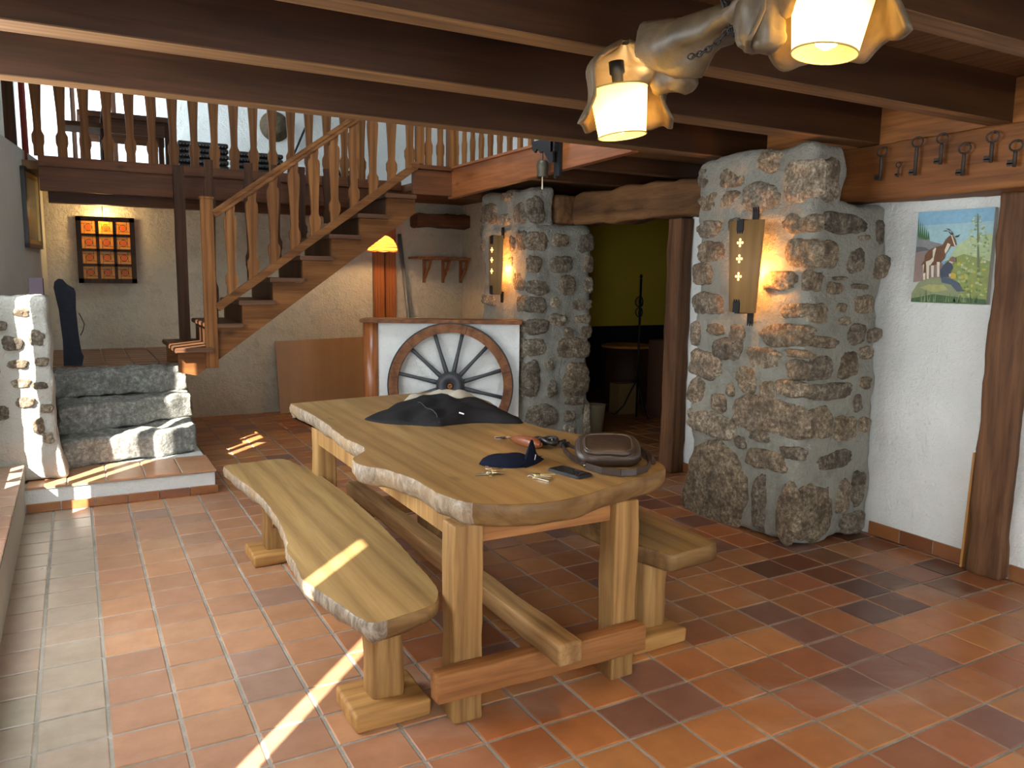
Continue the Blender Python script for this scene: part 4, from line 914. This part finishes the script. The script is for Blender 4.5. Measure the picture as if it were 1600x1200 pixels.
B1 = [(.692,4.55),(.690,4.40),(.705,4.20),(.733,3.95),(.742,3.75),(.735,3.5),(.722,3.3),(.70,3.12),(.672,3.0),(.668,2.85),(.655,2.72),(.668,2.60),(.69,2.50),(.712,2.40),(.728,2.30),(.762,2.235),(.85,2.245),(.95,2.27),(1.0,2.30),(1.045,2.40),(1.062,2.55),(1.08,2.75),(1.10,3.0),(1.115,3.3),(1.12,3.6),(1.115,3.9),(1.10,4.2),(1.06,4.40),(1.01,4.585),(.85,4.575)]
def bench(name, pts, label, lx, ys_, fx, mf):
    t = thing(name, label, 'bench', (lx+.06, 3.3, 0), 'benches beside the table')
    make('seat', slab(smooth_poly(pts, None, 6, .005, 7) if mf else line_poly(pts), .358, .432, .024 if mf else .006, .004 if mf else .001, 5, 1, mf or (lambda x, y: 2)), [W_BENCH, BARK, W_END], t, label='thick plank seat with a wavy bark edge' if mf else 'thick straight plank seat')
    for i, y in enumerate(ys_):
        l = make('leg', MB().rough(lx, lx+.115, y, y+.10, .058, .36, .05, .01, .012, 0, 7, seed=i), W_LEG, t)
        make('foot', MB().rough(fx, fx+.27, y-.07, y+.17, 0, .062, .05, .008, .012, 0, 6, seed=i), W_FOOT, t)
        s = .08 if i == 0 else -.14
        b = MB().prism([(y+(.1 if i == 0 else 0), .18), (y+(.1 if i == 0 else 0), .26), (y+(.20 if i == 0 else -.10), .358), (y+(.28 if i == 0 else -.18), .358)], 'x', lx+.03, lx+.085); make('brace', b, W_LEG, l)
bench('live_edge_bench', B1, 'live edge bench with a wavy bark side, left of the table', .815, (2.42, 4.10), .735, lambda x, y: 2 if y < 2.42 and x > .80 else 1)
B2 = [(1.945,4.40),(1.935,3.9),(1.925,3.4),(1.92,2.85),(1.93,2.5),(1.99,2.29),(2.25,2.315),(2.275,2.75),(2.285,3.4),(2.30,4.0),(2.29,4.42)]
bench('plank_bench', B2, 'straight plank bench on the right side of the table, near the stone pillar', 1.985, (2.44, 4.10), 1.89, None)
# ------------------------------------------------------------------ things on the table
ZT = .7705
def coat():
    t = thing('dark_jacket', 'black jacket with pale lining folded on the far end of the table', 'jacket', (1.75, 3.9, ZT))
    FLC = plain('black_fleece', (.017,.016,.017), .85, 0, .5, .002, 90); LIN = plain('beige_lining', (.42,.36,.28), .85, 0, .2, .001, 60)
    def cloth(outline, hfun, name, mat, label, base=0.):
        n = len(outline); cx = sum(p[0] for p in outline)/n; cy = sum(p[1] for p in outline)/n; mb = MB(); R = 16; o2 = smooth_poly(outline, None, 4, .004, 3); m = len(o2)
        for s in (0, 1):
            for k in range(1, R+1):
                q = k/R
                for x, y in o2:
                    px, py = cx+(x-cx)*q, cy+(y-cy)*q
                    h = (hfun(px, py, q) if s == 0 else 0) ; mb.vert((px, py, ZT+base+max(.001 if s == 0 else 0, h)))
        c0 = mb.vert((cx, cy, ZT+base+hfun(cx, cy, 0))); cb = mb.vert((cx, cy, ZT+base))
        for s, cc in ((0, c0), (1, cb)):
            o = s*R*m
            for j in range(m): mb.face((cc, o+j, o+(j+1) % m) if s == 0 else (cc, o+(j+1) % m, o+j), 0, True)
            for k in range(R-1):
                for j in range(m):
                    a = o+k*m; b = a+m; q = (a+j, b+j, b+(j+1) % m, a+(j+1) % m); mb.face(q if s == 0 else q[::-1], 0, True)
        for j in range(m): a = (R-1)*m; b = R*m+(R-1)*m; mb.face((a+j, b+j, b+(j+1) % m, a+(j+1) % m), 0, True)
        return make(name, mb, mat, t, label=label)
    def hb(x, y, q):
        e = max(0, 1-q**8)**.5; k = min(1, max(0, (x-1.42)/.14)); k = k*k*(3-2*k); r_ = min(1, max(0, (x-1.80)/.22))
        hi = .026+.022*k-.014*r_ + .006*math.sin((x*1.1-y*.35)*34+2*noise.noise(Vector((x*5, y*5, 1)))) + .012*noise.noise(Vector((x*8, y*8, 0)))
        hi += .004*min(1, max(0, (y-3.7)/.3))
        return max(.006, hi)*e
    cloth([(1.265,3.83),(1.315,3.68),(1.42,3.58),(1.525,3.495),(1.59,3.50),(1.74,3.50),(1.86,3.42),(1.95,3.40),(1.985,3.55),(2.02,3.75),(2.05,4.0),(2.03,4.2),(1.88,4.28),(1.70,4.22),(1.55,4.1),(1.38,3.95)], hb, 'body', FLC, 'black fleece body of the jacket')
    def hl(x, y, q): return (.022+.045*min(1, max(0, (x-1.80)/.10))+.012*math.sin(x*18+y*6)+.03*noise.noise(Vector((x*9, y*9, 4))))*(1-q**4)**.5
    cloth([(1.60,4.12),(1.75,4.02),(1.92,4.0),(2.05,4.08),(2.06,4.25),(1.95,4.36),(1.80,4.42),(1.68,4.34)], hl, 'lining', LIN, 'crumpled pale beige lining')
    def seam(pts):
        return MB().tube([(x, y, z) for x, y, z in pts], .0035, 6)
    pts = []
    for k in range(18):
        q = k/17; x = 1.535+.06*q; y = 3.50+.42*q; pts.append((x, y, ZT+hb(x, y, .3)+.003 if q > .08 else ZT+.02))
    make('zip_seam', seam(pts), plain('grey_piping', (.04,.04,.042), .8), t, label='grey seam line')
    make('tag', MB().bar((1.655, 3.53, ZT+.055), (1.675, 3.515, ZT+.048), .004, .006), plain('white_tag', (.8,.8,.78), .6), t, label='tiny white tag')
coat()
def cap():
    t = thing('navy_cap', 'dark navy cloth cap with upturned peak beside the phone', 'cap', (1.48, 2.66, ZT))
    NV = plain('navy_cloth', (.005,.007,.018), .9, 0, .3, .001, 120); mb = MB(); n = 32; R = 8; c = Vector((1.452, 2.665))
    u = Vector((.70, -.42)).normalized(); v = Vector((-u.y, u.x))
    for k in range(R+1):
        q = k/R
        for j in range(n):
            a = 2*PI*j/n; r = q*(1+.06*noise.noise(Vector((math.cos(a), math.sin(a), 3))))
            p = c+u*(.105*r*math.cos(a))+v*(.068*r*math.sin(a)); h = .040*(1-q**3)**.5*(1-.45*math.cos(a)*-q*.5)+.008*math.sin(a*3)*q*(1-q); mb.vert((p.x, p.y, ZT+h+ (.001 if q < 1 else 0)))
    for k in range(R):
        for j in range(n): a = k*n; b = a+n; mb.face((a+j, b+j, b+(j+1) % n, a+(j+1) % n), 0, True)
    make('crown', mb, NV, t)
    pk = MB(); m = 16
    for s in (0, 1):
        for j in range(m+1):
            q = j/m; base = Vector((1.492, 2.575))+Vector((.145, .10))*q; z = .012+.078*math.exp(-((q-.38)/.20)**2)+.010*math.sin(q*PI)
            o = Vector((-.02, .012))*s*.2
            pk.vert((base.x+o.x, base.y+o.y-.012*math.sin(q*PI), ZT)); pk.vert((base.x+o.x-.012, base.y+o.y+.012, ZT+z*.6)); pk.vert((base.x+o.x-.004, base.y+o.y+.004, ZT+z))
    W = 3*(m+1)
    for j in range(m):
        for q in range(2):
            k = 3*j+q; pk.face((k, k+3, k+4, k+1), 0, True); pk.face((W+k, W+k+1, W+k+4, W+k+3), 0, True)
        k = 3*j+2; pk.face((k, k+3, W+k+3, W+k), 0, True)
    make('peak', pk, NV, t)
    make('embroidered_mark', MB().bar((1.545, 2.598, ZT+.022), (1.553, 2.604, ZT+.040), .003, .002, 0, (1, -1, 0)), plain('white_thread', (.8,.8,.85), .6), t, label='tiny white stitched mark')
cap()
def keys(name, label, cx, cy, ang, spread, L=.055, n=4, dark=None, ring=True):
    t = thing(name, label, 'keys', (cx, cy, ZT), 'bunches of small keys on the table')
    if ring: make('ring', MB().tube([(cx+.014*math.cos(2*PI*k/16), cy+.014*math.sin(2*PI*k/16), ZT+.006+.003*math.sin(2*PI*k/8)) for k in range(16)], .0016, 6, 0, True), STEEL, t)
    for k in range(n):
        a = ang+spread*(k-(n-1)/2); d = Vector((math.cos(a), math.sin(a), 0)); z = ZT+.003+.003*k; p = Vector((cx, cy, z))+d*.012; s = Vector((-d.y, d.x, 0)); l = L*(1-.12*(k % 3))
        mb = MB(); mb.lathe([(.0125, -.0015), (.0125, .0015)], p+d*.010, 14); mb.bar(p+d*.018, p+d*(.018+l*.7), .009, .0028)
        for q in range(3): mb.bar(p+d*(.028+q*.008)+s*.003, p+d*(.031+q*.008)+s*.003, .005, .0028)
        make('key', mb, (dark if dark and k == n-1 else (BRASS if k % 2 else STEEL)), t)
keys('key_bunch', 'small bunch of mixed keys in front of the navy cap', 1.325, 2.555, -.9, 1.1, .045, 5)
keys('key_bunch', 'bunch of keys with long flat keys, between cap and phone', 1.438, 2.442, -.85, .28, .085, 4)
KD = plain('blue_black_fob', (.02,.025,.06), .4)
keys('key_bunch', 'small keys with a dark fob beside the brown leather case', 1.692, 3.09, 2.6, .45, .05, 3, KD)
# phone
t = thing('smartphone', 'black smartphone lying near the brown bag', 'phone', (1.595, 2.42, ZT))
pd = Vector((.035, -.180)).normalized(); ps = Vector((-pd.y, pd.x)); pc = Vector((1.597, 2.425)); 
def rbox(mb, c, u, v, hu, hv, r, z0, z1, m=0):
    pts = []
    for sx, sy, a0 in ((1, 1, 0), (-1, 1, 90), (-1, -1, 180), (1, -1, 270)):
        for k in range(5):
            a = math.radians(a0+90*k/4); pts.append(c+u*(sx*(hu-r)+r*math.cos(a))+v*(sy*(hv-r)+r*math.sin(a)))
    return mb.prism([(p.x, p.y) for p in pts], 'z', z0, z1, m)
make('case', rbox(MB(), pc, pd, ps, .083, .041, .012, ZT, ZT+.011), plain('black_rubber', (.012,.012,.013), .5), t, bevel=.002)
make('screen', rbox(MB(), pc, pd, ps, .077, .036, .008, ZT+.011, ZT+.0118), plain('black_glass', (.006,.006,.007), .06), t)
# brown leather case and black strap
t = thing('leather_knife_case', 'small reddish brown leather pouch behind the navy cap', 'pouch', (1.71, 2.95, ZT))
LB = plain('tan_leather', (.19,.055,.02), .28, 0, .15, .0005, 80)
pc_ = MB(); a0 = Vector((1.678, 3.035, ZT+.016)); b0 = Vector((1.712, 2.83, ZT+.020)); pts = [a0.lerp(b0, k/10) for k in range(11)]
pc_.tube(pts, [.006, .013, .019, .023, .025, .027, .028, .028, .026, .020, .010], 16)
for q in range(len(pc_.v)):
    x, y, z = pc_.v[q]; pc_.v[q] = (x, y, max(ZT, z))
make('body', pc_, LB, t)
t = thing('black_wristband', 'coiled black strap with metal beads beside the tan pouch', 'strap', (1.77, 2.88, ZT))
BK = plain('black_strap', (.015,.015,.017), .35, 0, .2, .0005); mb = MB()
for k, (cx, cy, r, z) in enumerate(((1.760, 2.93, .032, .014), (1.775, 2.88, .036, .024), (1.765, 2.85, .030, .034))):
    mb.tube([(cx+r*math.cos(2*PI*q/20), cy+r*1.4*math.sin(2*PI*q/20), ZT+z+.006*math.sin(2*PI*q/10+k)) for q in range(20)], .0095, 8, 0, True)
make('band', mb, BK, t)
bd = MB()
for q in range(7): bd.lathe([(.001,-.004),(.004,0),(.001,.004)], (1.745+.006*q, 2.815+.001*q*q, ZT+.034), 8)
make('metal_beads', bd, STEEL, t)
make('buckle', MB().tube([(1.81, 2.85, ZT+.02), (1.825, 2.82, ZT+.03), (1.815, 2.79, ZT+.018)], .009, 8), BK, t)
# brown leather waist bag
t = thing('leather_waist_bag', 'dark brown leather waist bag with its strap on the table corner', 'bag', (1.83, 2.45, ZT))
LE = plain('brown_leather', (.032,.018,.012), .42, 0, .35, .0015, 45); LD = plain('dark_brown_leather', (.03,.018,.013), .4, 0, .3, .001, 50)
bu = Vector((.865, -.50, 0)).normalized(); bv = Vector((.50, .865, 0)).normalized()
def pillow(mb, c, u, v, w, hu, hv, hw, tilt=0, pw=3.0, seed=0, m=0, nn=28, mm=14):
    for i in range(mm+1):
        ph = -PI/2+PI*i/mm
        for j in range(nn):
            th = 2*PI*j/nn
            def sg(x, e): return math.copysign(abs(x)**e, x)
            e1, e2 = 2/pw, 2/pw
            p = c+u*(hu*sg(math.cos(ph), e1)*sg(math.cos(th), e2))+v*(hv*sg(math.cos(ph), e1)*sg(math.sin(th), e2))+w*(hw*sg(math.sin(ph), .8))
            p += (p-c).normalized()*noise.noise(p*16+Vector((seed, 0, 0)))*.008
            if p.z < ZT: p.z = ZT
            mb.vert(p)
    b0 = len(mb.v)-(mm+1)*nn
    for i in range(mm):
        for j in range(nn): a = b0+i*nn; q = a+nn; mb.face((a+j, a+(j+1) % nn, q+(j+1) % nn, q+j), m, True)
    return mb
bw = Vector((-.25, -.42, .87)).normalized(); bu2 = (bu-bw*bu.dot(bw)).normalized(); bv2 = bw.cross(bu2)
bc = Vector((1.822, 2.50, ZT+.055))
make('body', pillow(MB(), bc, bu2, bv2, bw, .128, .086, .042, 0, 3.2, 1), LE, t)
make('front_pocket', pillow(MB(), bc+bw*.034-bv2*.012, bu2, bv2, bw, .100, .058, .016, 0, 4, 2), LE, t)
zp = MB(); 
for (hu, hv, o) in ((.112, .070, .025), (.092, .051, .045)):
    pts = []
    for q in range(40):
        th = 2*PI*q/40; sg = lambda x: math.copysign(abs(x)**.5, x); p = bc+bw*o-bv2*.008+bu2*(hu*sg(math.cos(th)))+bv2*(hv*sg(math.sin(th))); p.z = max(p.z, ZT+.003); pts.append(p)
    zp.tube(pts, .003, 6, 0, True)
make('zip', zp, plain('dark_zip', (.09,.06,.04), .3, .3), t)
sp_ = MB(); pts = [(1.700, 2.475), (1.705, 2.52), (1.712, 2.60), (1.735, 2.68), (1.765, 2.745), (1.785, 2.735), (1.785, 2.66), (1.765, 2.585), (1.745, 2.54)]
hts = [.012, .014, .02, .026, .034, .036, .03, .02, .014]
for k in range(len(pts)-1):
    sp_.bar((*pts[k], ZT+hts[k]), (*pts[k+1], ZT+hts[k+1]), .006, .022 if k < 4 else .012)
make('strap', sp_, LD, t); bk_ = MB().box(1.752, 1.796, 2.728, 2.752, ZT+.022, ZT+.046); make('buckle', bk_, plain('black_plastic', (.01,.01,.012), .3), t, bevel=.004)
sp2 = MB(); pts = [(1.690, 2.455, .008), (1.70, 2.36, .010), (1.74, 2.30, .012), (1.80, 2.285, .012), (1.87, 2.31, .012), (1.925, 2.36, .016), (1.955, 2.42, .03), (1.95, 2.47, .045)]
for k in range(len(pts)-1):
    a, b_ = pts[k], pts[k+1]; sp2.bar((a[0], a[1], ZT+a[2]+.004), (b_[0], b_[1], ZT+b_[2]+.004), .006, .026 if k < 6 else .035)
sp2.tube([(1.965, 2.39, ZT+.012), (1.985, 2.43, ZT+.028), (1.975, 2.48, ZT+.045), (1.955, 2.50, ZT+.03), (1.95, 2.46, ZT+.012)], .011, 8)
make('waist_belt', sp2, LE, t)
make('brass_rivet', MB().lathe([(.006,0),(.006,.004),(.003,.006)], (1.690, 2.463, ZT+.012), 12), BRASS, t)
# ------------------------------------------------------------------ dark side room
RB = lambda n, mb, mt, l, c, loc: single(n, mb, mt, l, c, loc)
dc = (5.98, 7.85, 0)
t = thing('drum_table', 'round dark drum shaped table with an orange top in the side room', 'table', dc)
make('drum_body', MB().lathe([(.30, 0), (.31, .3), (.31, .66)], dc, 32), plain('dark_red_brown', (.06,.022,.01), .6, 0, .2), t)
make('drum_top', MB().lathe([(.325, .66), (.325, .685), (.30, .69)], dc, 32), plain('orange_top', (.62,.24,.04), .5), t)
cb = MB().box(5.22, 5.50, 6.98, 7.16, .0, .34); single('cardboard_box', cb, plain('buff_card', (.30,.20,.09), .8, 0, .15), 'pale cardboard box on the side room floor in front of the drum table', 'box', (5.36, 7.05, 0), bevel=.004)
single('storage_chest', MB().box(5.50, 5.95, 6.42, 6.85, 0, .84), plain('brown_chest', (.085,.035,.018), .6, 0, .2), 'dark brown chest half hidden behind the door post', 'chest', (5.7, 6.6, 0), bevel=.005)
single('waste_bin', MB().lathe([(.075, 0), (.095, .27), (.10, .275), (.09, .275), (.07, .01)], (4.42, 6.28, 0), 24), plain('cream_plastic', (.42,.36,.24), .5), 'small cream bin standing behind the farther stone pillar', 'bin', (4.42, 6.28, 0))
t = thing('leaning_picture', 'dark framed picture leaning on the chest in the side room', 'painting', (5.6, 6.6, .84))
make('frame', MB().bar((5.62, 6.46, .862), (5.70, 6.60, 1.16), .30, .02, 0, (.8, .5, 0)), IRON, t)
make('picture', MB().bar((5.617, 6.455, .87), (5.685, 6.572, 1.13), .25, .02, 0, (.8, .5, 0)), plain('dull_green_print', (.07,.075,.035), .5, 0, .6, 0, 14), t)
cs = (5.33, 6.80)
t = thing('coat_stand', 'black wrought iron coat stand with scroll hooks in the side room', 'coat stand', (*cs, 0))
make('pole', MB().tube([(*cs, .0), (*cs, 1.50)], .013, 10).lathe([(.003,0),(.016,.012),(.018,.025),(.01,.04),(.002,.05)], (*cs, 1.50), 12), IRON, t)
for s in range(3):
    a = s*2*PI/3+.4; d = Vector((math.cos(a), math.sin(a), 0)); P0 = Vector((*cs, 0))
    def scroll(z, R, flip=1):
        return [P0+d*(R*.1+R*math.sin(q*.55)*(1-q*.05))+Vector((0, 0, z+flip*R*(1-math.cos(q*.55)))) for q in range(11)]
    make('hook', MB().tube(scroll(1.20, .055), .006, 8).tube(scroll(1.19, .05, -1), .006, 8), IRON, t)
    make('foot', MB().tube([P0+Vector((0, 0, .42)), P0+d*.06+Vector((0, 0, .30)), P0+d*.14+Vector((0, 0, .12)), P0+d*.24+Vector((0, 0, .015)), P0+d*.27+Vector((0, 0, .03))], .009, 8).tube(scroll(.50, .045), .006, 8), IRON, t)
# ------------------------------------------------------------------ upstairs furniture glimpsed through the balusters
t = thing('upper_table', 'dark wooden table seen against the bright upstairs window', 'table', (.55, 9.3, 2.41))
make('tabletop', MB().box(.12, 1.0, 8.95, 9.75, 3.0, 3.05).box(.16, .96, 8.99, 9.02, 2.86, 3.0).box(.16, .96, 9.68, 9.71, 2.86, 3.0), W_DARKX, t)
for x, y in ((.16, 9.0), (.92, 9.0), (.16, 9.68), (.92, 9.68)): make('leg', MB().box(x-.02, x+.03, y-.02, y+.03, 2.41, 3.02), W_DARKZ, t)
t = thing('upper_chair', 'dark wooden chair upstairs at the left of the table', 'chair', (.1, 8.6, 2.41))
make('seat', MB().box(-.05, .34, 8.35, 8.75, 2.80, 2.84), W_DARKX, t)
for x, y in ((-.03, 8.38), (.31, 8.38), (-.03, 8.72), (.31, 8.72)): make('leg', MB().box(x-.015, x+.02, y-.015, y+.02, 2.41, 2.80), W_DARKZ, t)
make('backrest', MB().bar((.31, 8.36, 2.84), (.37, 8.36, 3.22), .035, .035).bar((.31, 8.73, 2.84), (.37, 8.73, 3.22), .035, .035).bar((.345, 8.36, 3.06), (.345, 8.73, 3.06), .02, .1), W_DARKZ, t)
mb = MB()
for k in range(25):
    y = 8.0+.5*k/24; x = -.30+.018*math.sin(k*1.5); mb.vert((x, y, 2.415)); mb.vert((x, y, 4.2))
    if k: mb.face((2*k-2, 2*k, 2*k+1, 2*k-1), 0, True)
single('red_curtain', mb, plain('red_patterned_cloth', (.32,.05,.04), .8, 0, .5, .001, 40), 'red patterned curtain hanging at the upper left', 'curtain', (-.3, 8.2, 2.41))
single('wooden_post', MB().box(-.42, -.34, 7.75, 7.85, 2.50, 4.5), W_DARKZ, 'dark post at the left end of the upper balustrade', 'post', (-.38, 7.8, 2.5))
SEAT = plain('black_studded_leather', (.03,.032,.036), .4, 0, .3, .001, 40)
for s, (cx, cy, n_) in enumerate(((1.14, 8.32, 6), (1.66, 8.34, 5))):
    for k in range(n_):
        t = thing('seat_cushion', 'black studded leather seat cushion upstairs, number %s from the floor in the %s stack' % (('one','two','three','four','five','six')[k], ('left','right')[s]), 'cushion', (cx, cy, 2.41+.052*k), 'stacked studded cushions upstairs')
        p_ = MB(); p_.rough(cx-.23+.01*(k % 2), cx+.23, cy-.21, cy+.21-.01*(k % 2), 2.414+.052*k, 2.414+.052*k+.046, .04, .003, .02, 0, 6, seed=k); make('pad', p_, SEAT, t)
        sd_ = MB()
        for q in range(15): sd_.lathe([(.004, 0), (.003, .003)], (cx-.2+.0285*q, cy-.211, 2.414+.052*k+.014), 6, 0, (0, -1, 0))
        make('studs', sd_, STEEL, t)
single('straw_hat', MB().lathe([(.19, 0), (.185, .015), (.12, .03), (.11, .09), (.09, .11), (.01, .115)], (2.36, 10.595, 3.36), 24, 0, (0, -1, 0)), plain('old_straw', (.11,.085,.055), .8, 0, .6, .02, 14), 'round straw hat hung on the bright upstairs wall', 'hat', (2.38, 10.59, 3.38))
for k, (a, b) in enumerate((((2.55, 10.57, 2.95), (2.85, 10.57, 3.62)), ((2.95, 10.57, 3.62), (3.22, 10.57, 2.72)))):
    single('ski_pole', MB().tube([a, b], .014, 8), IRON, ('thin dark pole tilted right' if k == 0 else 'thin dark pole tilted left')+' on the upstairs wall near the hat', 'pole', a)
